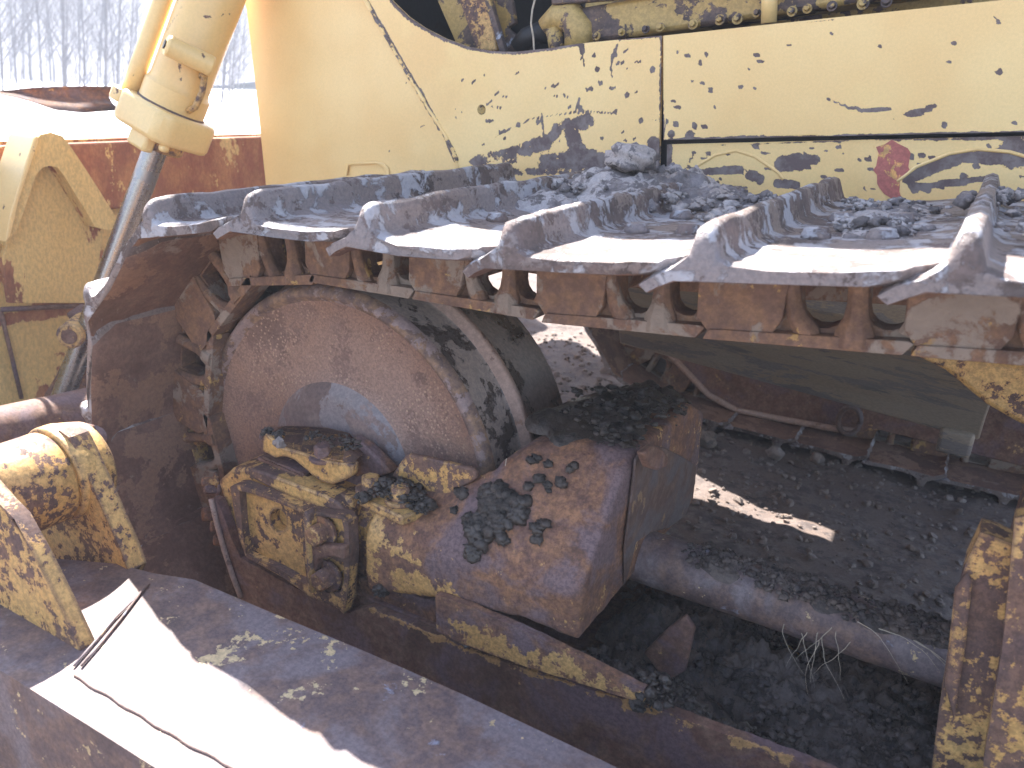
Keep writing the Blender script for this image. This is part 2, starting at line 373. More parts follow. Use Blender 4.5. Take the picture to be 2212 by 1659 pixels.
wear(upp, flecks(12, (1440,90,1640,295), BY, .003, .007, 8) + flecks(9, (1640,20,2210,280), BY, .003, .006, 9) + [PF([(1433,303),(1600,299),(1900,293),(2212,286)], .008, .75), PF([(1470,75),(1800,40)], .005, .55), PF([(1960,247),(1990,241),(2020,228)], .010, 1.),
           PF([(1790,215),(1840,235),(1900,238),(1925,232)], .006, .9)] +
     dots([((1465,112),.012),((1525,118),.01),((1512,135),.012),((1517,180),.01),((1635,120),.01),((1535,195),.012),((1600,188),.012),((1450,290),.018),((1490,292),.02),
           ((1440,262),.012),((1460,268),.014),((1500,272),.012),((1520,275),.01),((2060,95),.012),((2160,155),.014),((1900,100),.01),((2040,270),.014),((2190,265),.01),((1720,40),.016),((1700,46),.012)]))
wear(lowp, flecks(40, (1450,315,1880,420), BY+.012, .003, .008, 10) + flecks(22, (1960,310,2210,420), BY+.012, .004, .009, 12) + [PF([(1480,385),(1530,370),(1600,366)], .018, .95, BY+.012), PF([(1500,400),(1560,408),(1610,405)], .013, .9, BY+.012),
            PF([(1690,355),(1725,350)], .035, 1., BY+.012), PF([(1745,345),(1760,345)], .022, 1., BY+.012), PF([(1622,378),(1640,388)], .026, 1., BY+.012),
            PF([(1960,385),(2030,355),(2080,340),(2130,338)], .022, 1., BY+.012), PF([(1970,405),(2060,395),(2130,385)], .012, .9, BY+.012), PF([(2130,340),(2160,338)], .030, 1., BY+.012),
            PF([(2200,330),(2230,330)], .06, 1., BY+.012), PF([(1445,420),(1500,330)], .012, .7, BY+.012), PF([(1436,420),(1440,320)], .03, 1., BY+.012),
            PF([(1680,395),(1720,400)], .02, .9, BY+.012), PF([(1560,312),(2212,296)], .006, .6, BY+.012)])
# weld bead and embossed rib arcs, red primer patches, latch tag
wb = MB(); ws = px([(755,-70),(790,0),(820,55),(850,108),(880,158),(905,200),(935,250),(960,290),(978,325),(985,345),(990,370),(998,420)], y=BY-.001)
wp = []
for a, b in zip(ws, ws[1:]):
    for i in range(6): wp.append(a.lerp(b, i/6)+Vector((random.uniform(-.002,.002), 0, 0)))
wb.path(wp, [random.uniform(.0035,.0065) for _ in wp], 8)
w_ = wb.done('weld_bead', M['body'], mainp, smooth=True); wear(w_, [], .42)
for arc in ([(1465,398),(1500,362),(1545,335),(1590,325),(1630,338),(1680,372),(1695,392)], [(1938,392),(1980,360),(2050,332),(2110,322),(2180,328),(2240,345),(2300,380)]):
    a3 = px(arc, y=BY+.012); pts = []
    for a, b in zip(a3, a3[1:]):
        for i in range(5): pts.append(a.lerp(b, i/5))
    MB().path([p+Vector((0,.0015,0)) for p in pts], .0042, 8).done('pressed_rib', M['body'], lowp, smooth=True)
M['primer'] = surf('red_primer', (.42,.13,.11), (.50,.30,.12), th=.58, scale=16., rough=(.6,.7), bump=.2)
plate('primer_patch', px([(1895,318),(1925,305),(1958,318),(1968,345),(1962,372),(1945,385),(1948,430),(1925,430),(1902,408),(1888,370)], y=BY+.0105), (0,.003,0), M['primer'], lowp, bev=0, jag=.004)
plate('latch_pocket', px([(745,352),(755,351),(810,349),(828,352),(838,362),(842,382),(738,386),(743,362)], y=BY-.004), (0,.004,0), M['body'], nose, bev=.002,
      holes=[px([(752,357),(812,354),(828,362),(832,376),(748,380)], y=BY-.004)])
MB().tube(U((1040,237), y=BY+.004), U((1040,237), y=BY+.016), .011).done('plug', M['inner'], mainp)
# ---- chassis, cavity and engine bits seen through the opening
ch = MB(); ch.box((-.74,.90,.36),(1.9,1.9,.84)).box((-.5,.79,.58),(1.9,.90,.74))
ch.box((-.80,.95,.40),(-.70,1.9,1.65)); ch.box((.1,1.85,.5),(1.9,2.12,.84)); ch.box((-.9,1.75,.84),(1.9,1.9,1.6)); ch.box((-.78,.80,1.45),(1.9,1.9,1.62)); ch.box((1.75,.80,.84),(1.9,1.9,1.6))  # far fender box added to keep sun off the ground between the tracks
ch.done('main_frame', M['dark'], doz)  # dark backing colours in the shade behind the panel gaps
eng = MB(); eng.box((-.02,1.08,.84),(1.8,1.6,1.40))
eng.done('engine_block', M['inner'], doz, bev=.01)
eng = MB()
a = U((1260,58), y=.90); b = U((2120,-80), y=.90)
eng.box((0,-.02,-.045),((b-a).length,.10,.045), Matrix.Translation(a) @ Matrix.Rotation(-math.atan2(b.z-a.z, b.x-a.x), 4, 'Y'))
a2 = U((1180,92), y=.88); b2 = U((1480,58), y=.88)
man = eng.done('exhaust_manifold', M['inner'], doz, bev=.012)
eb = MB()
for i in range(13):
    f = i/12; p = U((1285+f*620+rs.uniform(-14,14), 76-f*74+rs.uniform(-5,3)), y=.865)
    MB().hexbolt(p, (0,-1,.2), rs.uniform(.006,.009), .012).done('bolt', M['inner'], man)
def strip(name, pxs, y, th, mat, par=doz, bev=.004, jag=0.): return plate(name, px(pxs, y=y), (0,th,0), mat, par, bev=bev, jag=jag)
strip('strut', [(935,-20),(985,-20),(1040,105),(1005,112),(985,95)], .90, .03, M['inner'])
strip('strut', [(985,-20),(1050,-20),(1075,110),(1030,112)], .88, .04, M['cast'])
strip('strut', [(1040,-20),(1052,-20),(1092,112),(1080,114)], .87, .02, M['inner'])
strip('bracket', [(1050,-20),(1105,0),(1112,50),(1095,60),(1130,90),(1128,112),(1092,112)], .94, .02, M['inner'])
pe = MB(); pe.path(px([(1180,62),(1205,38),(1235,38),(1252,62),(1254,115)], y=.89), [.03,.036,.04,.042,.042], 16)
pe.path(px([(1195,62),(1200,85),(1205,115)], y=.88), .022, 12)
pe.done('pipe_elbow', M['inner'], doz, smooth=True)
pe = MB(); pe.path(px([(1120,105),(1140,80),(1165,70),(1190,72)], y=.93), .028, 12).done('hose', M['dark'], doz, smooth=True)
MB().tube(U((1661,50), y=.85), U((1664,-60), y=.85), .018).done('drain_pipe', M['cyl'], doz, smooth=True)
MB().path(px([(1158,-10),(1150,20),(1147,50),(1152,80),(1154,112)], y=.83), .0025, 6).done('wire', M['straw'], doz)
strip('guide_rail', [(1190,-20),(2212,-90),(2212,-72),(1190,10)], .86, .03, M['inner'])
# ---- hood above the picture (it throws the shade)
hd = MB(); hd.box((-1.05,.75,1.62),(1.9,2.0,2.08)); hd.box((-1.55,.75,1.75),(-1.05,2.0,2.42)); hd.done('hood', M['body'], doz, bev=.01)
# ---- belly beam and far side
bl = MB()
def sec(x, d=0.): return [Vector((x,y,z+d)) for y, z in ((1.02,.03),(.99,.10),(.74,.33),(.74,.42),(1.7,.42),(1.7,.03))]
bl.prism(sec(.22,.05), sec(1.21)); bl.done('belly_guard', M['belly'], doz, bev=.006)
bl = MB(); bl.box((1.12,1.0,-.02),(1.20,1.10,.05)); bl; bl.done('belly_bracket', M['belly'], doz, bev=.01)
plate('roller_bracket', px([(1960,762),(2240,790),(2300,800),(2300,960),(2200,915),(2130,875),(2040,800)], y=.42), (0,.06,0), M['cast'], doz, bev=.01)
plate('shade_plate', [Vector((-1.40,y,z)) for y, z in ((2.2,.2),(2.35,.08),(3.2,.08),(3.3,.25),(3.28,1.0),(3.1,1.2),(2.5,1.25),(2.2,1.0))], (.06,0,0), M['cast'], doz, bev=.01)  # added plate, hidden behind the nose panel, keeps sun off the ground gap
# ---- near idler wheel
idl = MB()
prof = [(0,-.014),(.150,-.012),(.172,-.006),(.19,.006),(.22,.012),(.30,.012),(.366,.006),(.374,-.004),(.383,-.007),(.392,-.002),(.398,.008),(.400,.016),
        (.400,.108),(.404,.113),(.424,.117),(.427,.121),(.426,.134),(.420,.139),(.400,.146),(.400,.322),(.394,.33),(.36,.336),(.14,.33),(.13,.348),(0,.35)]
mi = [3,3,3]+[0]*3+[4]*5+[1]*1+[1,2,2,2,2,1,1,1,0,0,0,0,0,0]
RY = Matrix.Rotation(-math.pi/2, 4, 'X')       # local z -> world +y
idl.lathe(prof, RY, 128, mi=mi[:len(prof)-1])
wheel = idl.done('idler_wheel', [M['disc'], M['tread'], M['flange'], M['hub'], M['rim']], doz, smooth=True)
wheel.data.set_sharp_from_angle(angle=math.radians(50))
wheel['label'] = 'rusty idler wheel with muddy tread'
# ---- track shoes and links
def shoe_mesh(seed, hw0=-.24, hw1=.68, Lp=.27):
    rr = random.Random(seed); bm = bmesh.new()
    ys = [hw0+d for d in (0,.004,.010,.018,.028,.040,.055,.075,.10,.13,.16,.20,.24,.28,.32,.36,.40,.44,.48,.52,.56,.60,.64,.68,.72,.76,.80,.835,.865,.885,.90,.91,.917,.92)]
    n = len(ys); rings = []
    for i, y in enumerate(ys):
        e = min(y-hw0, hw1-y); rd = .026 if y < .2 else .035
        k_ = max(0., 1-e/rd); gh = .028+.045*math.sqrt(max(0., 1-k_*k_))
        gh += .004*noise.noise(Vector((y*11, seed, 0)))+.002*noise.noise(Vector((y*50, seed, 0)))
        ne = max(0., 1-(y-hw0)/.055)            # towards the near end the trailing corner is cut back and the lip hangs down
        dx = -.040*ne; nz = -.005*ne; nx = -.003*ne
        pr = [(-.040+nx,-.014+nz),(-.028,-.006+nz),(-.008,-.001),(.10,0),(.20+dx*.5,0),(.245+dx,.003),(.276+dx,.013),
              (.279+dx,.029),(.250+dx,.027),(.20+dx*.5,.022),(.14,.021),(.10,.0215),(.055,.024),(.043,.031),(.038,gh*.78),(.035,gh-.003),(.026,gh+.001),(.015,gh-.004),(.010,gh*.72),(.005,.032),(-.010,.020),(-.034+nx*.5,.012+nz*.7),(-.050+nx,.001+nz)]
        if e < .012:                            # round the rim of the plate
            c_ = .008*(1-e/.012); pr = [(x, z+(c_*.35 if k < 7 else -c_*.45)) for k, (x, z) in enumerate(pr)]
        ring = []
        for k, (x, z) in enumerate(pr):
            w = noise.noise_vector(Vector((x*14+seed*5, y*14, z*14)))*.0035+noise.noise_vector(Vector((x*60+seed*5, y*60, z*60)))*.0012
            edge = (1 if i in (0,1,n-1,n-2) else .7 if i in (2,3,n-3) else .3 if i in (4,5) else 0)
            yy = y+edge*(.010*noise.noise(Vector((x*16, seed*3.3, i > n/2)))+.005*noise.noise(Vector((x*50, seed*7.3, i > n/2))))
            xx = x*Lp/.27
            if k in (0,21,22): xx += .010*noise.noise(Vector((y*25, seed, 5)))
            if k in (6,7): xx += .009*noise.noise(Vector((y*22, seed, 9)))
            ring.append(bm.verts.new((xx+w.x*.6, yy, z+w.z+(rr.uniform(-.0008,.0008)))))
        rings.append(ring)
    for a, b in zip(rings, rings[1:]):
        for k in range(len(a)):
            j = (k+1) % len(a); f = bm.faces.new([a[k], a[j], b[j], b[k]]); f.material_index = 1 if k < 5 else 0; f.smooth = True
    bm.faces.new(rings[0][::-1]); bm.faces.new(rings[-1])
    bmesh.ops.recalc_face_normals(bm, faces=bm.faces)
    me = bpy.data.meshes.new('track_shoe'); bm.to_mesh(me); bm.free(); me.set_sharp_from_angle(angle=math.radians(60)); return me
def link_mesh(far=False):
    """local: x along the chain, z outward (0 = shoe seat), y across"""
    H = -.125; s = 1 if not far else -1
    parts = []
    def V(x, z, y): return Vector((x, y, z))
    y0 = -.015
    def arc(cx, cz, r, a0, a1, n=7): return [(cx+r*math.cos(math.radians(a0+(a1-a0)*i/n)), cz+r*math.sin(math.radians(a0+(a1-a0)*i/n))) for i in range(n+1)]
    out = [(-.005,H+.012),(.01,H),(.24,H),(.255,H+.010),(.272,H+.045),(.275,-.03),(.265,0),(.0,0),(-.02,-.03),(-.022,H+.04)]
    w1 = arc(.148,-.070,.031,180,360)+[(.179,-.004),(.117,-.004)]
    w2 = arc(.230,-.070,.027,180,360)+[(.257,-.004),(.203,-.004)]
    me1 = plate_mesh([V(x,z,y0) for x, z in out], Vector((0,.045,0)), holes=[[V(x,z,y0) for x, z in w1], [V(x,z,y0) for x, z in w2]])
    pad = [(-.020,H+.034),(-.006,H+.013),(.085,H+.013),(.098,H+.035),(.104,-.045),(.112,0),(.0,0),(-.018,-.02)]
    me2 = plate_mesh([V(x,z,-.032) for x, z in pad], Vector((0,.03,0)))
    rail = [(-.010,H-.001),(.250,H-.001),(.263,H+.016),(.256,H+.020),(.0,H+.016),(-.004,H+.012)]
    me3 = plate_mesh([V(x,z,-.036) for x, z in rail], Vector((0,.05,0)))
    bm = bmesh.new()
    for q in (me1, me2, me3): bm.from_mesh(q)
    # raised lips round the windows
    def lip(pts, r):
        m = MB(); m.path([V(x,z,y0-.002) for x, z in pts], r, 8); t = bpy.data.meshes.new('t'); m.bm.to_mesh(t); m.bm.free(); bm.from_mesh(t)
    lip([(.100,.0),(.104,-.03),(.108,-.06),(.116,-.085),(.128,-.104),(.134,-.122)], [.014,.013,.013,.014,.018,.020]); lip([(.191,.0),(.191,-.03),(.191,-.06),(.191,-.08),(.190,-.100),(.190,-.122)], [.015,.014,.014,.017,.026,.028])
    lip([(.262,-.0),(.266,-.04),(.262,-.075),(.250,-.10)], [.012,.011,.010,.010])
    
    if far:
        for v in bm.verts: v.co.y = -v.co.y
        bmesh.ops.reverse_faces(bm, faces=bm.faces)
    me = bpy.data.meshes.new('track_link'); bm.to_mesh(me); bm.free(); return me
nodes = [(1.63,-.505),(1.35,-.51),(1.07,-.515),(.79,-.515),(.51,-.515),(.23,-.515),(-.04,-.50),(-.27,-.40),(-.425,-.20),(-.492,.035),(-.445,.30),(-.265,.492),(-.015,.538),(.242,.549),(.508,.559),(.788,.588),(1.078,.623),(1.37,.658),(1.66,.69),(1.95,.72)]
SH = [shoe_mesh(s) for s in range(4)]; LN = link_mesh(); LF = link_mesh(True)
def bolt_mesh():
    m = MB(); m.lathe([(0,0),(.021,0),(.020,.009),(.0175,.012),(.0165,.017),(.010,.0185),(0,.0185)], Matrix.Identity(4), 14)
    me = bpy.data.meshes.new('shoe_bolt'); m.bm.to_mesh(me); m.bm.free(); return me
def nut_mesh():
    m = MB(); m.lathe([(0,0),(.022,0),(.022,-.022),(.012,-.024),(.011,-.034),(0,-.034)], Matrix.Identity(4), 6)
    bmesh.ops.recalc_face_normals(m.bm, faces=m.bm.faces)
    me = bpy.data.meshes.new('shoe_nut'); m.bm.to_mesh(me); m.bm.free(); return me
BM_, NM_ = bolt_mesh(), nut_mesh()
def track(yoff, mirror, first_, last_, shift=0.):
    for i in range(first_, last_):
        (x0, z0), (x1, z1) = nodes[i], nodes[i+1]
        d = Vector((x1-x0, 0, z1-z0)); Ln = d.length; d.normalize(); up = Vector((-d.z, 0, d.x))
        m = Matrix((d, Y, up)).transposed().to_4x4(); m.translation = Vector((x0+shift, yoff, z0))
        S = Matrix.Diagonal((Ln/.27, 1, 1, 1))
        o = link('track_shoe', SH[i % 4], [M['shoe'], M['shoein']], doz); xf(o, m @ S)
        for by in (.05, .27):
            for bx in (.10, .185):
                b = link('shoe_bolt', BM_, M['shoe'], o, True); b.matrix_parent_inverse = Matrix.Identity(4); b.matrix_basis = Matrix.Translation((bx, by, .019))
        if not mirror:
            for by in (.0, .31):
                for bx in (.155, .225):
                    b = link('shoe_nut', NM_, M['cast'], o); b.matrix_parent_inverse = Matrix.Identity(4); b.matrix_basis = Matrix.Translation((bx, by+.012, 0))
        for me, ly in ((LN, 0.), (LF, .335)):
            l = link('track_link', me, M['link'], doz); xf(l, m @ S @ Matrix.Translation((-.022, ly, 0)))
            if not l.modifiers: bevel(l, .004)
        b = MB(); b.tube((0,0,0),(0,.30,0), .034); o2 = b.done('track_bushing', M['link'], doz, smooth=False); xf(o2, m @ Matrix.Translation((.04,.018,-.062)))
track(0., False, 0, len(nodes)-1)
track(2.32, True, 0, 18, .06)
# far idler, far frame rail
fi = MB(); fi.lathe([(0,-.02),(.12,-.02),(.14,.01),(.35,.0),(.39,0),(.40,.02),(.40,.31),(.39,.33),(0,.33)], Matrix.Translation((.06,2.32,0)) @ RY, 48)
fi.done('idler_wheel', M['disc'], doz, smooth=False)['label'] = 'far side idler wheel in the shade'
plate('frame_guard', px([(1405,735),(1440,760),(1480,800),(1530,855),(1590,888),(1680,905),(1790,925),(1860,935),(1900,930),(2212,1010),(2500,1080),(2500,900),(2212,800),(1700,740)], y=2.24), (0,.05,0), M['rust'], doz, bev=.008)
MB().path(px([(1420,745),(1450,768),(1485,805),(1530,853),(1590,886),(1680,904),(1790,924),(1850,932)], y=2.235), .014, 8).done('guard_lip', M['flange'], doz, smooth=True)
rg = MB(); rp = [(p[0],p[1]) for p in ellipse((1835,908),24,30,16,.3)]; rg.path(px(rp+rp[:1], y=2.2), .011, 8).done('tow_ring', M['rustdark'], doz, smooth=True)
MB().box((.15,2.36,-.40),(2.2,2.62,-.02)).done('track_frame', M['dark'], doz)
# ---- idler yoke (the fork casting behind the wheel)
def yk(x, cz, cy, bz=-.075, mz=.045, ny=0.):
    return [Vector((x,-.155+ny,bz)), Vector((x,-.160+ny,mz-.03)), Vector((x,-.15+ny,mz)), Vector((x,-.13+ny,mz+.03)), Vector((x,cy-.02,cz-.02)), Vector((x,cy+.01,cz)), Vector((x,.34,cz-.015)), Vector((x,.44,cz-.06)), Vector((x,.46,bz))]
st = [yk(.665,.215,.0), yk(.655,.22,.0), yk(.56,.215,-.01), yk(.47,.19,-.03,-.09,.03), yk(.40,.125,-.055,-.10,.02), yk(.33,.075,-.06,-.12,.0), yk(.22,.045,-.065,-.15,-.01), yk(.205,.04,-.065,-.155,-.012,.0), yk(.19,.038,-.065,-.16,-.012,.045), yk(-.06,.03,-.06,-.20,-.02,.05)]
y_ = bmesh.new(); rings = [[y_.verts.new(p) for p in s] for s in st]
for a, b in zip(rings, rings[1:]):
    for i in range(len(a)): y_.faces.new([a[i], a[(i+1) % len(a)], b[(i+1) % len(a)], b[i]])
y_.faces.new(rings[0][::-1]); y_.faces.new(rings[-1]); bmesh.ops.recalc_face_normals(y_, faces=y_.faces)
bmesh.ops.subdivide_edges(y_, edges=[e for e in y_.edges], cuts=2, use_grid_fill=True)
me = bpy.data.meshes.new('idler_yoke'); y_.to_mesh(me); y_.free()
yoke = link('idler_yoke', me, M['castrust'], doz)
ct = MB(); ct.lathe([(0,0),(.445,0),(.445,.42),(0,.42)], Matrix.Translation((0,-.045,0)) @ RY, 96); cto = ct.done('cut', M['dark'])
boolean(yoke, cto)
ct = MB(); ct.tube((.3,.0,-.30),(.9,.0,-.30),.0001); ct.bm.clear(); ct.box((.42,-.02,-.2),(.60,.34,-.045)); cto = ct.done('cut', M['dark']); boolean(yoke, cto)
ym = yoke.modifiers.new('r', 'REMESH'); ym.mode = 'VOXEL'; ym.voxel_size = .0065
ys_ = yoke.modifiers.new('s', 'SMOOTH'); ys_.factor = .5; ys_.iterations = 9
dg0 = bpy.context.evaluated_depsgraph_get(); dg0.update(); me = bpy.data.meshes.new_from_object(yoke.evaluated_get(dg0)); yoke.modifiers.clear(); yoke.data = me
for v in me.vertices:
    q = v.co; v.co = q + v.normal*(.0022*noise.noise(q*22)+.0010*noise.noise(q*70))
me.materials.clear(); me.materials.append(M['castrust']); me.shade_smooth()
wear(yoke, [(px([(760,1110),(800,1200),(860,1240)], y=-.15), .10, -.35), (px([(870,1250),(960,1280)], y=-.15), .05, -.4), ([(.45,-.1,.1)], .4, .12), (px([(1080,1090),(1200,1120)], y=-.13), .2, .15)])
# end plate with a bolt lug on the rear of the yoke
plate('yoke_end_plate', px([(1368,992),(1380,975),(1398,960),(1430,965),(1470,985),(1500,1005),(1498,1040),(1480,1110),(1440,1140),(1400,1150),(1370,1170),(1352,1240),(1345,1262),(1345,1180),(1358,1080)], x=.668), (.005,0,0), M['rustdark'], doz, bev=.006)
plate('yoke_lug', px([(1372,975),(1395,958),(1415,965),(1428,985),(1425,1003),(1405,1012),(1385,1006)], x=.70), (.015,0,0), M['rust'], doz, bev=.004)
# ---- recoil rod
rod_a = U((1350,1187), y=.15); rod_b = U((2040,1415), y=.15)
tb = MB(); dr = (rod_b-rod_a).normalized(); n_ = 30
tb.path([rod_a+dr*t*(rod_b-rod_a).length/ n_ for t in range(n_+4)], [.054+.0015*noise.noise(Vector((t*.9,0,0))) for t in range(n_+4)], 28)
tb.done('recoil_rod', M['arm'], doz, smooth=True)
# ---- bearing block and guide bracket on the near side of the fork
BR = -.175
frame_px = [(497,1052),(505,1047),(519,1047),(560,1063),(620,1086),(666,1103),(700,1108),(741,1115),(752,1130),(756,1200),(752,1250),(748,1300),(742,1326),(728,1312),(671,1290),(600,1240),(531,1203),(516,1160),(505,1100)]
pocket = [(517,1061),(542,1065),(600,1086),(659,1110),(652,1127),(655,1190),(664,1264),(600,1228),(531,1197),(522,1130)]
up_pk = [(668,1113),(700,1116),(738,1122),(745,1150),(742,1180),(720,1188),(690,1186),(670,1175),(664,1145)]
lo_pk = [(690,1212),(720,1206),(742,1215),(744,1250),(735,1280),(705,1280),(682,1262),(680,1235)]
gb = plate('guide_bracket', px(frame_px, y=BR), (0,.028,0), M['cast'], doz, holes=[px(pocket, y=BR), px(up_pk, y=BR), px(lo_pk, y=BR)], grid=.02, bev=.006)
wear(gb, [], .24)
gbk = plate('bracket_web', px([(505,1055),(745,1118),(752,1300),(736,1318),(531,1203)], y=BR+.018), (0,.03,0), M['cast'], gb, holes=[px(ellipse((602,1124),18,25,20,-.25), y=BR+.018)], grid=.02, bev=.004)
wear(gbk, [], -.06)
plate('bracket_rib', px([(652,1104),(664,1108),(676,1285),(664,1280)], y=BR-.022), (0,.03,0), M['cast'], gb, bev=.006)
plate('bracket_pad', px([(668,1176),(742,1182),(744,1212),(720,1204),(690,1210),(678,1240)], y=BR-.016), (0,.02,0), M['rust'], gb, bev=.005)
for c in ((701,1145),(713,1241)): MB().hexbolt(U(c, y=BR+.012), (0,-1,0), .023, .032).done('hex_bolt', M['castrust'], gb, bev=.002)
plate('bearing_plate', px([(539,1012),(560,1018),(620,1040),(700,1070),(728,1085),(748,1112),(742,1120),(690,1098),(600,1062),(538,1031)], y=-.150), (0,.055,0), M['cast'], doz, bev=.005)
plate('bearing_block', px([(470,1040),(500,1012),(560,1010),(760,1080),(760,1200),(640,1250),(530,1190),(490,1100)], y=-.13), (0,.10,0), M['cast'], doz, bev=.008)
cp = plate('bearing_cap', px([(566,952),(568,940),(575,935),(606,966),(650,978),(699,994),(740,1000),(762,1003),(760,1029),(740,1040),(715,1047),(696,1042),(680,1033),(652,1008),(635,994),(620,988),(606,987),(594,990),(566,975)], y=-.125), (0,.02,0), M['cast'], doz, bev=.005)
# cap top: a shallow saddle between the front edge and the wheel
ct_f = px([(566,955),(606,966),(650,978),(699,992),(740,999),(765,1000)], y=-.122)
ct_b = px([(580,925),(618,920),(665,921),(708,924),(755,936),(800,990)], y=-.035)
cm = bmesh.new(); rows = []
for t in [i/6 for i in range(7)]:
    rows.append([cm.verts.new(a.lerp(b, t)+Vector((0,0,.012*math.sin(t*math.pi)))) for a, b in zip(ct_f, ct_b)])
for a, b in zip(rows, rows[1:]):
    for i in range(5): cm.faces.new([a[i], a[i+1], b[i+1], b[i]])
bmesh.ops.solidify(cm, geom=cm.faces[:], thickness=.02)
bmesh.ops.recalc_face_normals(cm, faces=cm.faces); me = bpy.data.meshes.new('cap_top'); cm.to_mesh(me); cm.free()
ctp_ = bevel(link('cap_top', me, M['cast'], cp), .004); wear(ctp_, [], -.12)
plate('cap_flank', px([(760,945),(786,963),(815,990),(846,1023),(816,1030),(790,1026),(768,1032),(758,1010)], y=-.06), (0,.03,0), M['castrust'], cp, bev=.005)
MB().hexbolt(U((701,990), y=-.105), (0,-.1,1), .020, .028).done('hex_bolt', M['castrust'], cp, bev=.002)
MB().hexbolt(U((588,945), y=-.09), (0,-.1,1), .018, .02).done('hex_bolt', M['castrust'], cp, bev=.002)
for k in range(9):
    x0, y0 = 560+k*7+rs.uniform(-4,4), 985+k*3.2+rs.uniform(-3,3)
    x1, y1 = x0+rs.uniform(60,95), 0
    y1 = y0+(x1-x0)*.42+rs.uniform(-3,3)
    x1 = min(x1, 712); y1 = min(y1, 1062)
    w = rs.uniform(4,6.5)
    plate('shim', px([(x0,y0),(x1,y1),(x1-2,y1+w),(x0-1,y0+w)], y=-.118+k*.004), (0,.05,0), M['rust'], doz, bev=0, jag=.0015)
wpl = plate('wear_plate', px([(846,1029),(858,1008),(873,987),(882,982),(940,994),(1020,1013),(1029,1024),(1028,1036),(1000,1052),(960,1074),(935,1070),(890,1048)], y=-.065), (0,.014,0), M['cast'], doz, grid=.02, bev=.004)
wear(wpl, [(px([(900,985),(1015,1018)], y=-.065), .03, .25)], .04)
kp = plate('keeper_plate', px([(772,1071),(790,1060),(830,1050),(930,1085),(918,1100),(868,1117)], z=.045), (0,0,-.02), M['cast'], doz, bev=.004)
for c in ((801,1062),(864,1084)): MB().hexbolt(U(c, z=.045), (0,0,1), .020, .03).done('hex_bolt', M['cast'], kp, bev=.002)
for c, r in (((475,1055),.014),((470,1110),.018),((488,1135),.015),((495,1165),.014),((520,1180),.012),((470,1040),.012)): MB().hexbolt(U(c, y=-.10), (-.6,-1,.2), r, .03).done('hex_bolt', M['castrust'], doz, bev=.002)
# ---- track frame and its guards
GY = -.155
gp = plate('frame_guard', px([(455,1078),(468,1082),(482,1110),(498,1160),(520,1205),(600,1250),(700,1300),(748,1325),(790,1312),(860,1340),(1000,1400),(1120,1440),(1240,1480),(1370,1515),(1500,1562),(1620,1605),(1760,1659),(1950,1740),(1950,1900),(1300,1800),(900,1600),(620,1420),(525,1310),(500,1230)], y=GY), (0,.022,0), M['rust'], doz, grid=.02, bev=.005, jag=.0012)
wear(gp, [(px([(790,1315),(860,1343),(1000,1402),(1120,1445),(1240,1484),(1500,1566),(1700,1640)], y=GY), .016, -.55)], .10)
MB().path(px([(456,1078),(468,1130),(485,1190),(503,1245),(520,1290)], y=GY-.004), .006, 8).done('guard_lip', M['flange'], gp, smooth=True)
gp2 = plate('frame_guard', px([(940,1284),(1000,1305),(1150,1370),(1290,1440),(1392,1492),(1390,1520),(1250,1475),(1120,1435),(1000,1392),(942,1362)], y=GY-.02), (0,.016,0), M['castrust'], doz, grid=.02, bev=.004, jag=.001)
wear(gp2, [(px([(950,1345),(1100,1410),(1240,1455),(1380,1505)], y=GY-.02), .04, -.45)], .12)
fr = MB(); fr.box((-.02,-.13,-.42),(2.0,-.10,-.19)).box((-.02,.40,-.42),(2.0,.43,-.19)).box((-.02,-.10,-.42),(2.0,.40,-.36))
fr.done('track_frame', M['rust'], doz, bev=.004)
lt = plate('frame_ledge', px([(740,1245),(800,1258),(940,1300),(945,1345),(860,1342),(790,1315)], y=-.12), (0,.02,0), M['castrust'], doz, bev=.004, jag=.002)
plate('frame_web', px([(1390,1410),(1440,1360),(1480,1330),(1500,1360),(1480,1450),(1440,1475)], y=.05), (0,.012,0), M['rust'], doz, bev=.003)
# right hand recoil housing
rh = plate('recoil_housing', px([(2118,1150),(2150,1160),(2195,1180),(2300,1210),(2350,1900),(1990,1900),(2015,1640),(2030,1520),(2060,1330),(2085,1220)], y=-.05), (0,.05,0), M['cast'], doz, grid=.02, bev=.008)
wear(rh, [], .22)
wear(plate('housing_flange', px([(2192,1120),(2260,1100),(2350,1120),(2350,1900),(2110,1900),(2125,1640),(2165,1400)], y=-.09), (0,.03,0), M['cast'], rh, grid=.03, bev=.006), [], .20)
wear(plate('housing_rib', px([(2062,1275),(2090,1240),(2100,1260),(2085,1400),(2060,1560),(2040,1480)], y=-.065), (0,.014,0), M['cast'], rh, bev=.005), [], .26)
MB().box((1.27,.0,-.40),(1.95,.42,.20)).done('recoil_case', M['castrust'], doz, bev=.02)
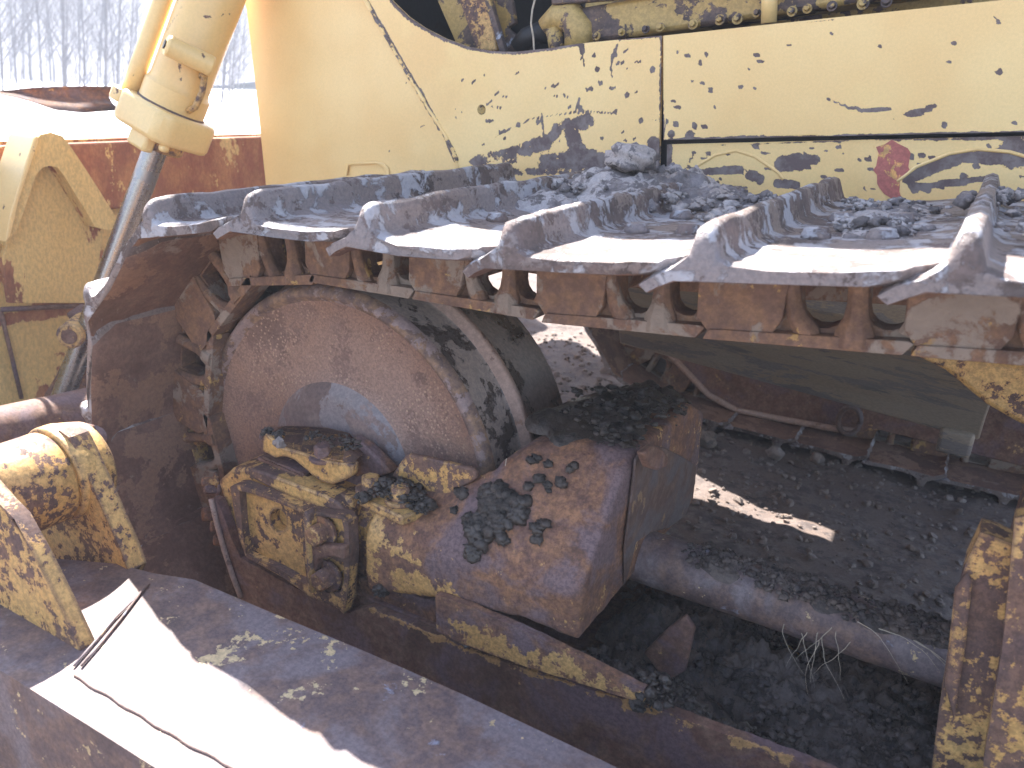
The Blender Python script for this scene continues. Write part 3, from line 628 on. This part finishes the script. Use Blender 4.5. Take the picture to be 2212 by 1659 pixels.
# ---- push arm along the near side
AZ = -.06
arm = plate('push_arm', px([(255,1218),(330,1238),(420,1252),(560,1312),(800,1412),(1000,1500),(1300,1642),(1500,1740)], z=AZ)+[Vector((1.5,-.36,AZ)), Vector((1.5,-.80,AZ))]
            + px([(600,1826),(336,1659),(180,1560),(14,1456),(-120,1372)], z=AZ)+px([(-200,1180)], z=AZ), (0,0,-.30), M['arm'], doz, grid=.02, bev=.012)
wear(arm, [(px([(470,1410),(530,1385),(600,1400),(640,1372)], z=AZ), .045, -.23)])
wear_pts = None
MB().path([p+Vector((0,.0015*math.sin(p.x*90),.002)) for a, b in zip(px([(161,1460),(260,1520),(385,1596),(490,1652),(760,1800)], z=AZ), px([(260,1520),(385,1596),(490,1652),(760,1800),(1000,1930)], z=AZ)) for p in [a.lerp(b, t/8) for t in range(8)]], .0028, 8).done('arm_weld', M['flange'], arm, smooth=True)
# lugs and bearing boss
FLY = -.455
lug = plate('arm_lug', px([(70,945),(100,929),(128,930),(150,945),(170,985),(200,1050),(235,1130),(262,1190),(278,1235),(262,1275),(150,1275),(-60,1275),(-60,1050),(40,980)], y=FLY), (0,.038,0), M['cast'], doz, grid=.02, bev=.010)
wear(lug, [], .12)
nl = plate('arm_lug', px([(-60,1020),(0,1090),(30,1120),(80,1210),(130,1310),(172,1400),(180,1432),(150,1450),(60,1440),(-60,1400)], y=-.640), (0,.026,0), M['cast'], doz, grid=.02, bev=.008)
wear(nl, [], .10)
bs = MB(); bc = U((40,1055), y=-.53); bc.y = 0
bs.lathe([(0,-.592),(.05,-.592),(.083,-.588),(.086,-.582),(.086,-.475),(.082,-.469),(.073,-.466),(.073,-.45),(0,-.45)], Matrix.Translation(bc) @ RY, 48)
be_ = bs.done('brace_end', M['cast'], doz, smooth=True); be_.data.set_sharp_from_angle(angle=math.radians(40)); wear(be_, [], .11)
bs = MB(); bs.lathe([(0,-.468),(.09,-.468),(.092,-.462),(.092,-.44),(.08,-.39),(0,-.385)], Matrix.Translation(bc) @ RY, 40); bs.done('lug_washer', M['cast'], lug, bev=.003)
MB().tube(bc+Vector((-.02,-.53,0)), bc+Vector((-.8,-.53,-.1)), .060, n=28).done('tilt_brace', M['cast'], doz, smooth=True)
for c, r in (((185,960),.036),((200,985),.022),((212,1005),.018),((222,1020),.016),((205,1075),.016)): MB().hexbolt(U(c, y=-.36), (.3,-.4,1), r*.8, r).done('lug_bolt', M['castrust'], lug, bev=.002)
for k in range(2):
    MB().path(px([(160+k*16,1438),(200+k*16,1392),(250+k*14,1333),(322-k*10,1262+k*8)], z=AZ+.004), .0022, 6).done('grease_line', M['arm'], arm, smooth=True)
# ---- lift cylinder
cb = U((232,600), x=-1.33); ctp = U((480,-60), x=-1.02)
ax = (ctp-cb).normalized(); FM = frame_mat(cb, ax, Vector((0,-1,0)))      # local z up the cylinder
def along(pxy):    # parameter on the axis nearest to the pixel
    best = min(range(0, 400), key=lambda i: (lambda q: (q[0]-pxy[0])**2+(q[1]-pxy[1])**2)(proj(cb+ax*i*.004))); return best*.004
def proj(P):
    q = R @ (np.array(P)-CAM); return (q[0]/q[2]*F+CX, q[1]/q[2]*F+CY)
t0 = along((325,300)); t1 = along((350,225)); t2 = along((365,185)); t3 = along((440,40))
cyl = empty('lift', (0,0,0)); bpy.data.objects.remove(cyl)
cy = MB(); cy.lathe([(0,t1-.02),(.098,t1-.02),(.098,t2+.0),(.092,t2+.008),(.088,t2+.02),(.088,3.0),(0,3.0)], FM, 48)
cyo = cy.done('lift_cylinder', M['cyl'], doz, smooth=True); cyo.data.set_sharp_from_angle(angle=math.radians(35))
MB().lathe([(.097,t1-.006),(.1015,t1-.003),(.1015,t1+.003),(.097,t1+.006)], FM, 48).done('seal_ring', M['rustdark'], cyo, smooth=True)
cr = MB(); cr.lathe([(0,-.55),(.036,-.55),(.036,t0+.05),(0,t0+.05)], FM, 40); cr.done('piston_rod', M['chrome'], cyo, smooth=True).data.set_sharp_from_angle(angle=math.radians(40))
hd_ = MB()
sq = [(-.125,-.075),(-.085,-.115),(.085,-.115),(.118,-.08),(.118,.08),(.085,.115),(-.085,.115),(-.125,.075)]
hd_.prism([FM @ Vector((a,b,t0+.015)) for a, b in sq], [FM @ Vector((a,b,t1+.0)) for a, b in sq])
hd_.done('gland_head', M['cyl'], cyo, bev=.016)
sr = MB(); sr.lathe([(.036,t0-.02),(.07,t0-.02),(.078,t0-.012),(.078,t0+.018),(0,t0+.018)], FM, 36); sr.done('rod_seal', M['cast'], cyo, smooth=False)
sp = MB(); sp.box((-.02,.06,t0-.03),(.06,.10,t0+.03), FM); sp.box((.085,.05,t0-.005),(.11,.08,t0+.02), FM); sp.done('gland_tab', M['cyl'], cyo, bev=.01)
pp = MB(); pp.path([FM @ Vector((-.112,.062,t)) for t in (t1-.03,t1+.1,t2+.3,3.)], .027, 20)
pp.done('oil_pipe', M['cyl'], cyo, smooth=True)
pf = MB(); pf.lathe([(0,t1-.05),(.05,t1-.05),(.05,t1-.01),(0,t1-.01)], FM @ Matrix.Translation((-.115,.062,0)), 10); pf.done('pipe_flange', M['cyl'], cyo, bev=.006)
tb_ = along((425,120))
cl = MB()
q0 = FM @ Vector((.055,.150,tb_-.0)); q1 = FM @ Vector((.132,.035,tb_+.0))
cl.tube(q0, q1, .030, n=20); cl.done('clamp_boss', M['cyl'], cyo, bev=.008)
MB().tube(q0+(q0-q1).normalized()*.001, q0+(q0-q1).normalized()*.004, .014, n=14).done('clamp_dark_disc', M['dark'], cyo)  # flat dark disc, painted as the shade inside a bore
th_ = along((410,200))
rr_ = [(.098,.0,-.04),(.118,.0,-.02),(.123,0,.03),(.11,0,.075),(.095,0,.07)]
MB().path([FM @ Vector((a, b+.03, th_+c)) for a, b, c in rr_], .010, 8).done('lifting_eye', M['cast'], cyo, smooth=True)
# ---- blade
BX = -1.85
def bp_(p): return U(p, x=BX)
blade = plate('blade', [Vector((BX,-1.9,.52)), Vector((BX,3.6,.50)), Vector((BX,3.6,-.62)), Vector((BX,-1.9,-.62))], (-.04,0,0), M['blade'], doz, grid=.04, bev=.006)
zt = bp_((0,310)).z
wear(blade, [([(BX,-1.9,.42),(BX,3.6,.40)], .13, .75), ([(BX,.3,-.1),(BX,.9,-.12)], .012, .8), ([(BX,.5,.1),(BX,.62,0)], .09, .5), ([(BX,-1.9,-.56),(BX,3.6,-.6)], .17, .7)])
pb = MB(); pb.box((BX,-1.9,.25),(BX+.035,3.6,.50)); tr = pb.done('top_rail', M['blade'], blade, bev=.008)
bmt = bmesh.new(); bmt.from_mesh(tr.data); bmesh.ops.subdivide_edges(bmt, edges=[e for e in bmt.edges if e.calc_length() > 1], cuts=60); bmt.to_mesh(tr.data); bmt.free()
wear(tr, [], .55)
for a, b in (((0,668),(560,640)), ):
    MB().path([bp_(a)+Vector((.006,0,0)), bp_(b)+Vector((.006,0,0))], .010, 6).done('seam_bead', M['rust'], blade, smooth=True)
MB().path([bp_((0,672))+Vector((.005,.0,0)), bp_((45,860))+Vector((.005,0,0))], .008, 6).done('seam_bead', M['rust'], blade, smooth=True)
# gusset tower: an inverted V of folded plate
GX = -1.62
plate('gusset', px([(75,305),(88,291),(110,286),(135,294),(155,320),(185,365),(215,412),(240,452),(262,492),(230,497),(205,490),(185,455),(160,415),(140,382),(125,362),(108,358),(92,362),(78,378),(60,430),(40,490),(12,530),(18,480),(40,400),(60,345)], x=GX),
      (-.10,0,0), M['blade'], blade, grid=.04, bev=.008)
plate('gusset_flange', px([(74,300),(82,292),(84,306),(62,370),(38,445),(22,512),(12,524),(22,465),(46,385)], x=GX+.03), (-.14,0,0), M['cyl'], blade, bev=.004)
plate('gusset_web', px([(80,330),(110,320),(140,345),(200,440),(225,480),(215,560),(200,655),(20,655),(5,560),(40,440)], x=GX-.06), (-.02,0,0), M['blade'], blade, grid=.04, bev=.004)
plate('lower_gusset', px([(188,715),(205,700),(215,872),(108,868),(140,815),(168,755)], x=-1.55), (-.05,0,0), M['castrust'], blade, bev=.006)
bo = MB(); c0 = U((150,727), x=-1.38); c1 = c0+Vector((-.12,.15,.0))
bo.path([c0, c0.lerp(c1,.3), c1], [.042,.042,.04], 24); bo.done('pin_boss', M['cast'], blade, bev=.006)
MB().path([c0+Vector((.004,-.005,0)), c0+Vector((-.02,.025,0))], .024, 20).done('pin_hole', M['rust'], blade)
bo = MB(); bo.path(px([(160,690),(178,675),(192,690),(195,760)], x=-1.5), .03, 10).done('pin_bracket', M['rust'], blade, bev=0., smooth=True)
# cross tube low in front of the track and a hose
MB().path([U((-120,975), x=-1.15), U((0,938), x=-1.15), U((190,893), x=-1.15), U((330,860), x=-1.15)], .078, 28).done('cross_tube', M['rust'], doz, smooth=True)
MB().path(px([(120,985),(150,965),(190,955),(240,950)], x=-.95), .022, 12).done('hydraulic_hose', M['rubber'], doz, smooth=True)

# ================================================================== mud, stones, straw
def mud(name, label, spots, mat, n_per=26, cat='mud', size=(.006,.02), flat=.7, mounds=(), smooth=True):
    m = MB(); rr = random.Random(len(label)*7+len(spots))
    for q in mounds: m.mound(*q[:4], seed=rr.random()*40, **(q[4] if len(q) > 4 else {}))
    for c, r, h in spots:
        c = Vector(c)
        for _ in range(n_per):
            a = rr.random()*6.28; d = r*math.sqrt(rr.random()); s = size[0]+(size[1]-size[0])*rr.random()**2.5
            p = c+Vector((math.cos(a)*d, math.sin(a)*d, h*.8*max(0,1-(d/r)**2)+rr.uniform(-.004,.005)))
            m.blob(p, s, 1 if s < .008 else 2, .55, rr.random()*60, rr.uniform(flat*.7, flat*1.2))
    o = m.done(name, mat, None, smooth=smooth); return tag(o, label, cat, kind='stuff')
mud('mud', 'dry grey mud heaped on the track shoes below the scraped panel', [((.42,.42,.60),.15,.055),((.46,.53,.60),.13,.065),((.34,.34,.575),.09,.03),((.52,.35,.595),.09,.04),((.61,.56,.595),.07,.03)], M['drymud'], 110, size=(.003,.018),
    mounds=[((.43,.44,.595),.15,.17,.06),((.50,.54,.60),.13,.12,.055),((.33,.30,.57),.10,.10,.035),((.60,.50,.595),.10,.12,.035)])
mud('mud', 'grey crumbs of mud on the rear track shoes', [((.97,.40,.635),.13,.018),((.98,.14,.635),.09,.016),((.70,.42,.61),.11,.018),((.72,.24,.60),.07,.016),((1.22,.35,.675),.16,.02),((1.24,.0,.675),.12,.016),((.17,.15,.565),.05,.006)], M['drymud'], 90, size=(.003,.015),
    mounds=[((.97,.40,.63),.08,.16,.018),((.98,.14,.63),.07,.10,.014),((.70,.42,.602),.07,.14,.016),((1.24,.35,.675),.08,.2,.02)])
mud('mud', 'dark wet mud lying on top of the idler yoke', [((.56,.10,.225),.085,.014),((.53,.20,.22),.10,.02),((.61,.22,.215),.08,.02),((.58,.32,.20),.08,.03),((.62,.05,.215),.04,.01)], M['mud'], 60, size=(.003,.012), flat=.6,
    mounds=[((.55,.14,.205),.11,.15,.026,dict(amp=.5)),((.57,.30,.19),.09,.12,.04,dict(amp=.4)),((.60,.08,.208),.06,.08,.016,dict(amp=.5))])
mud('mud', 'black mud crumbs around the keeper plate bolts', [(U((835,1060),z=.06),.035,.02),(U((870,1062),z=.06),.035,.022),(U((900,1085),z=.05),.03,.02),(U((915,1098),z=.045),.025,.018),(U((785,1078),z=.05),.012,.01)], M['mud'], 50, size=(.003,.010),
    mounds=[(U((845,1060),z=.048),.04,.03,.016),(U((895,1085),z=.045),.035,.028,.016)])
from mathutils.bvhtree import BVHTree
dg_ = bpy.context.evaluated_depsgraph_get(); dg_.update()
tree_y = BVHTree.FromObject(yoke, dg_)
def stuck(name, label, pxs, mat, seed=1, size=(.005,.013), dens=1.):
    """clods pressed on the yoke surface"""
    m = MB(); rr = random.Random(seed)
    for (a, b, r) in pxs:
        for _ in range(int(dens*r*r/9)+4):
            an = rr.random()*6.28; d = r*math.sqrt(rr.random())
            h, nrm, _, _ = tree_y.ray_cast(Vector(CAM), Vector(ray((a+d*math.cos(an), b+d*math.sin(an)))).normalized())
            if h is None: continue
            sz = size[0]+(size[1]-size[0])*rr.random()**2
            m.blob(h+nrm*sz*.25, sz, 1 if sz < .006 else 2, .55, rr.random()*50, .8)
    return tag(m.done(name, mat, None, smooth=True), label, 'mud', kind='stuff')
stuck('mud', 'dark mud splat stuck on the sloping face of the yoke', [(1070,1080,30),(1092,1100,32),(1060,1118,30),(1045,1150,26),(1030,1180,16),(1018,1198,10),(1120,1095,20),(1082,1135,16),(1018,1128,12),(1090,1165,8),(1125,1110,14)], M['mud'], 4, (.003,.015), 1.1)
stuck('mud', 'small dark clods on the yoke right of the mud splat', [(1160,1143,12),(1172,1132,10),(1160,1160,8),(1185,1052,8),(1140,1052,6),(1170,1035,8),(1155,992,10),(1000,1068,12),(985,1100,6),(1215,1045,9),(1235,1010,8),(1185,1000,6)], M['mud'], 5, (.003,.010), 1.)
mud('mud', 'dark mud smear on the top of the bearing cap', [(U((735,955),z=.135),.028,.010),(U((760,965),z=.13),.022,.012),(U((680,945),z=.14),.02,.006),(U((600,940),z=.14),.012,.006),(U((578,935),z=.14),.010,.008)], M['mud'], 30, size=(.003,.007), flat=.5)
rm = [(rod_a+dr*t, ) for t in (.28,.33,.38,.43,.47,.5)]
mud('mud', 'grey crumbly mud lying along the recoil rod', [(tuple(rod_a+dr*t+Vector((0,-.006,.044))), .046, .016) for t in (.16,.20,.24,.28,.32,.36,.40,.44,.48,.52,.56,.60)], M['crust'], 75, size=(.002,.009),
    mounds=[(tuple(rod_a+dr*t+Vector((0,-.006,.040))), .09, .036, .016, dict(amp=.7, freq=45., n=20)) for t in (.20,.30,.40,.50,.60)])
pits = []
rr = random.Random(11)
for i in range(46):
    x = rr.uniform(.62,1.25); y = rr.uniform(-.09,.38)
    pits.append(((x,y,-.29+.05*(x-.6)+rr.uniform(-.02,.02)), rr.uniform(.05,.09), rr.uniform(.02,.05)))
mud('mud', 'dark mud packed inside the track frame under the rod', pits, M['crust'], 50, size=(.002,.012),
    mounds=[((rr.uniform(.66,1.24), rr.uniform(-.06,.36), -.30), rr.uniform(.08,.14), rr.uniform(.08,.14), rr.uniform(.03,.08), dict(amp=.5)) for i in range(22)])
# mud trails spilled over the guard
mud('mud', 'dark mud spilling over the edge of the track frame guard', [(tuple(U(p, y=yy)), r, .02) for p, yy, r in [((1420,1490),-.15,.035),((1390,1520),-.16,.02),((1500,1550),-.12,.03),((1560,1590),-.12,.03),((1460,1500),-.1,.04),((1600,1600),-.1,.04),((1700,1640),-.1,.05),((1010,1390),-.165,.008),((820,1285),-.16,.01)]], M['mud'], 60, size=(.002,.010))
cr_ = MB(); rr = random.Random(5)
for p, r, yy in (((580,936),.007,-.06),((595,931),.007,-.06),((612,931),.008,-.05),((576,944),.007,-.08)): cr_.blob(U(p, y=yy), r, 2, .3, rr.random()*9)
tag(cr_.done('mud_crumb', M['mud'], None, smooth=True), 'row of black crumbs at the front corner of the bearing cap', 'mud', kind='stuff')
# big slab of dry mud on the heap
sl = MB(); sl.blob((.44,.42,.675), .055, 3, .3, 3.3, .55); tag(sl.done('mud_lump', M['drymud'], None, smooth=True), 'pale grey lump of dry mud topping the heap on the track', 'mud')
st1 = MB(); st1.blob(U((604,957), z=.14), .011, 2, .4, 8.1); tag(st1.done('pebble', M['stone'], None, smooth=False), 'small grey pebble on the bearing cap', 'pebble')
sw = MB(); rr = random.Random(9)
def strand(pts, x=None, y=None, z=None, r=.0014): sw.path(px(pts, x, y, z), r, 5)
base_pt = rod_a+dr*.42
for k in range(9):
    a = rod_a+dr*rr.uniform(.33,.46)+Vector((0,-.052,rr.uniform(-.02,.03))); pts = [a]; dd = Vector((rr.uniform(-.004,.004), -.001, -.006))
    for j in range(12):
        dd += Vector((rr.uniform(-.0022,.0022), rr.uniform(-.001,.001), rr.uniform(-.0012,.0012))); pts.append(pts[-1]+dd)
    sw.path(pts, [.0009*(1-j/16) for j in range(13)], 4)
for k in range(4):
    a = rod_a+dr*rr.uniform(.40,.55)+Vector((0,-.05,.04)); pts = [a]; dd = Vector((rr.uniform(.006,.014), -.001, rr.uniform(-.003,.003)))
    for j in range(12):
        dd += Vector((rr.uniform(-.0015,.0015), 0, rr.uniform(-.0022,.0008))); pts.append(pts[-1]+dd)
    sw.path(pts, [.0010*(1-j/16) for j in range(13)], 4)
sw.path([U((1095,1042),y=-.05), U((1090,1015),y=-.05), U((1094,990),y=-.05)], .0008, 4)
tag(sw.done('dry_grass', M['straw'], None), 'dry grass strands tangled on the recoil rod', 'grass', kind='stuff')

# ================================================================== ground, snow, hillside, trees
def height(x, y):
    return GZ + .03*noise.noise(Vector((x*.9, y*.9, 0))) + .018*noise.noise(Vector((x*4, y*4, 3))) + .008*noise.noise(Vector((x*14, y*14, 7)))
def sheet(name, xs, ys, fz, mat, kind='structure', label=None, cat=None):
    bm = bmesh.new(); rows = [[bm.verts.new((x, y, fz(x, y))) for y in ys] for x in xs]
    for a, b in zip(rows, rows[1:]):
        for i in range(len(ys)-1): bm.faces.new([a[i], b[i], b[i+1], a[i+1]])
    me = bpy.data.meshes.new(name); bm.to_mesh(me); bm.free(); o = link(name, me, mat, None, True)
    return tag(o, label, cat, kind=kind)
def lin(a, b, n): return [a+(b-a)*i/(n-1) for i in range(n)]
xs = [-60,-30,-15,-8,-5]+lin(-3.5,2.5,240)+[4,8,15,30,60]; ys = [-60,-30,-12,-5,-2]+lin(-.8,4.2,210)+[6,10,20,40,80]
sheet('ground', xs, ys, lambda x, y: height(x, y) if abs(x) < 7 and abs(y) < 12 else GZ-.04, M['dirt'])
gs = MB(); rr = random.Random(21)
for i in range(4200):
    x = rr.uniform(-1.2,2.2); y = rr.uniform(.5,2.9) if rr.random() < .9 else rr.uniform(2.9,4.5)
    s = rr.choice((.004,.005,.006,.007,.008,.010,.012,.017)) * rr.uniform(.7,1.2)
    gs.blob((x, y, height(x, y)+s*.3), s, 1, .4, rr.random()*99, .75)
tag(gs.done('gravel', M['stone'], None), 'loose gravel and crumbs scattered over the dirt between the tracks', 'gravel', kind='stuff')
for i, (p, s, lb) in enumerate([((1273,993+145),.0,''),((1525,950),.045,'round pale stone beside the far track shoes'),((1675,978),.032,'smaller stone lying right of the round pale stone'),((1765,990),.028,'stone against the dark edge of the far track')]):
    if s == 0: continue
    q = U(p, z=GZ+.03); m = MB(); m.blob(q, s, 3, .25, i*3.7, .85); tag(m.done('stone', M['stone'], None, smooth=True), lb, 'stone')
# snow field beyond the blade
xs = [-3.4,-4,-5,-6.5,-8,-10,-13,-17,-22,-28,-36,-50,-90]; ys = [-30,-15,-8,-4,-2,0,2,4,6,9,13,18,25,35,50,80]
sheet('snow_field', xs, ys, lambda x, y: GZ+.10+.10*noise.noise(Vector((x*.3,y*.3,1)))+(-x-3.4)*.012*0, M['snow'])
# wooded hillside far behind
def hill(x, y):
    d = math.hypot(x+2, y)-42; return GZ+min(max(0,d)*.42, 20+.02*d)+1.2*noise.noise(Vector((x*.06,y*.06,0)))
xs = [-30,-38,-46,-55,-70,-90,-120,-170]; ys = lin(-60,150,30)
sheet('hillside', xs, ys, hill, M['brush'])
def tree_mesh(seed, H):
    rr = random.Random(seed); m = MB()
    def limb(p, d, L, r, lvl):
        pts = [p]; rs_ = [r]; n = 7 if lvl == 0 else 5
        for i in range(n):
            d = (d+Vector((rr.uniform(-1,1), rr.uniform(-1,1), rr.uniform(-.3,.6)))*(.05 if lvl == 0 else .14)).normalized()
            pts.append(pts[-1]+d*L/n); rs_.append(r*(1-(i+1)/n*.8))
        m.path(pts, rs_, 6 if lvl == 0 else 4)
        if lvl < 3:
            for k in range((22,5,3)[lvl]):
                t = rr.uniform(.10 if lvl == 0 else .2, .98); j = min(int(t*n), n-1); q = pts[j].lerp(pts[j+1], t*n-j)
                an = rr.random()*6.28; dd = (d*.9+Vector((math.cos(an), math.sin(an), .35))*.75).normalized()
                limb(q, dd, L*rr.uniform(.16,.32) if lvl == 0 else L*rr.uniform(.35,.6), rs_[j]*.45, lvl+1)
    limb(Vector((0,0,-.3)), Vector((rr.uniform(-.04,.04), rr.uniform(-.04,.04), 1)).normalized(), H, H*.0035+.006, 0)
    bmesh.ops.recalc_face_normals(m.bm, faces=m.bm.faces)
    me = bpy.data.meshes.new('bare_tree'); m.bm.to_mesh(me); m.bm.free(); me.materials.append(M['bark']); return me
TM = [tree_mesh(s, (9,6,4.5,11,3.6,7)[s]) for s in range(6)]
rr = random.Random(31); k = 0; placed = []
lean = Vector((.10,-.03,1))
for i in range(84):
    f = i/83
    pxx = -30+f*560+rr.uniform(-9,9); dist = rr.uniform(26,44)
    if 300 < pxx < 440: continue
    d = Vector(ray((pxx, 190))); d.z = 0; d.normalize(); p = Vector(CAM)+d*dist
    z = max(hill(p.x, p.y), GZ+.1) if p.x < -30 else GZ+.1
    o = link('bare_tree', TM[i*7 % 6], M['bark'])
    # trunks stand true to gravity; the slope the machine is parked on tips them a little in this frame
    up = Vector((.16,.02,1)).normalized(); q = Vector((0,0,1)).rotation_difference(up)
    o.matrix_basis = Matrix.Translation((p.x, p.y, z-.1)) @ q.to_matrix().to_4x4() @ Matrix.Rotation(rr.random()*6.28, 4, 'Z') @ Matrix.Scale(rr.uniform(.8,1.15), 4)
    tag(o, 'bare leafless tree in the winter wood behind the snow', 'tree', 'bare trees of the winter wood')
# rusty curved plate lying in the snow behind the blade
sh = bmesh.new(); rows = []
A_, B_ = U((10,196), x=-3.0), U((262,186), x=-3.0)
A_ = Vector((-3.2,1.45,.66)); 
la = [U(p, x=-3.1) for p in [(-60,200),(0,197),(60,190),(120,187),(180,186),(262,187)]]
lb_ = [U(p, x=-2.9) for p in [(-60,202),(0,202),(60,218),(120,238),(180,244),(262,238)]]
for t in lin(0,1,5): rows.append([sh.verts.new(a.lerp(b, t)+Vector((-.10*math.sin(t*3.14),0,0))) for a, b in zip(la, lb_)])
for a, b in zip(rows, rows[1:]):
    for i in range(5): sh.faces.new([a[i], b[i], b[i+1], a[i+1]])
bmesh.ops.solidify(sh, geom=sh.faces[:], thickness=.03); bmesh.ops.recalc_face_normals(sh, faces=sh.faces)
me = bpy.data.meshes.new('scraper_lip'); sh.to_mesh(me); sh.free()
tag(link('scraper_bucket_edge', me, M['castrust'], None, True), 'rusty curved steel edge of a bucket beyond the blade, in front of the trees', 'bucket')

HAZE = .0066
hz = MB(); hz.box((-200,-70,GZ-1.2),(62,170,25)); hzm, nt, nn, L = new_mat('winter_haze')
pv = nn.new('ShaderNodeVolumePrincipled'); pv.inputs['Color'].default_value = (.80,.86,1.,1); pv.inputs['Density'].default_value = HAZE; pv.inputs['Anisotropy'].default_value = .1
oo = nn.new('ShaderNodeOutputMaterial'); L.new(pv.outputs[0], oo.inputs['Volume'])
tag(hz.done('haze', hzm, None), 'thin pale winter haze', 'haze', kind='stuff')
# ================================================================== camera, light, world
cam = bpy.data.cameras.new('camera'); co = bpy.data.objects.new('camera', cam); C.objects.link(co); sc.camera = co
cm_ = Matrix(((R[0,0], -R[1,0], -R[2,0]), (R[0,1], -R[1,1], -R[2,1]), (R[0,2], -R[1,2], -R[2,2]))).to_4x4(); cm_.translation = Vector(CAM)
co.matrix_world = cm_; cam.sensor_width = 36; cam.lens = 36*F/2212; cam.clip_start = .02; cam.clip_end = 500
cam.dof.use_dof = True; cam.dof.focus_distance = 1.75; cam.dof.aperture_fstop = 5.0
SD = Vector((.74,-.53,-1.0)).normalized()      # direction the sunlight travels
sun = bpy.data.lights.new('sun', 'SUN'); so = bpy.data.objects.new('sun', sun); C.objects.link(so)
sun.energy = 5.; sun.angle = math.radians(.5); sun.color = (1., .96, .90); so.rotation_euler = SD.to_track_quat('-Z', 'Y').to_euler()
w = bpy.data.worlds.new('World'); sc.world = w; w.use_nodes = True; nt = w.node_tree; nt.nodes.clear()
sky = nt.nodes.new('ShaderNodeTexSky'); sky.sky_type = 'NISHITA'; sky.sun_disc = False
toS = -SD; sky.sun_elevation = math.asin(toS.z); sky.sun_rotation = math.atan2(toS.x, toS.y)
bg = nt.nodes.new('ShaderNodeBackground'); bg.inputs[1].default_value = .08; ow = nt.nodes.new('ShaderNodeOutputWorld')
nt.links.new(sky.outputs[0], bg.inputs[0]); nt.links.new(bg.outputs[0], ow.inputs[0])
sc.view_settings.view_transform = 'Standard'; sc.view_settings.look = 'None'; sc.view_settings.exposure = 2.58; sc.view_settings.gamma = 1
sc.cycles.max_bounces = 8; sc.cycles.use_denoising = True
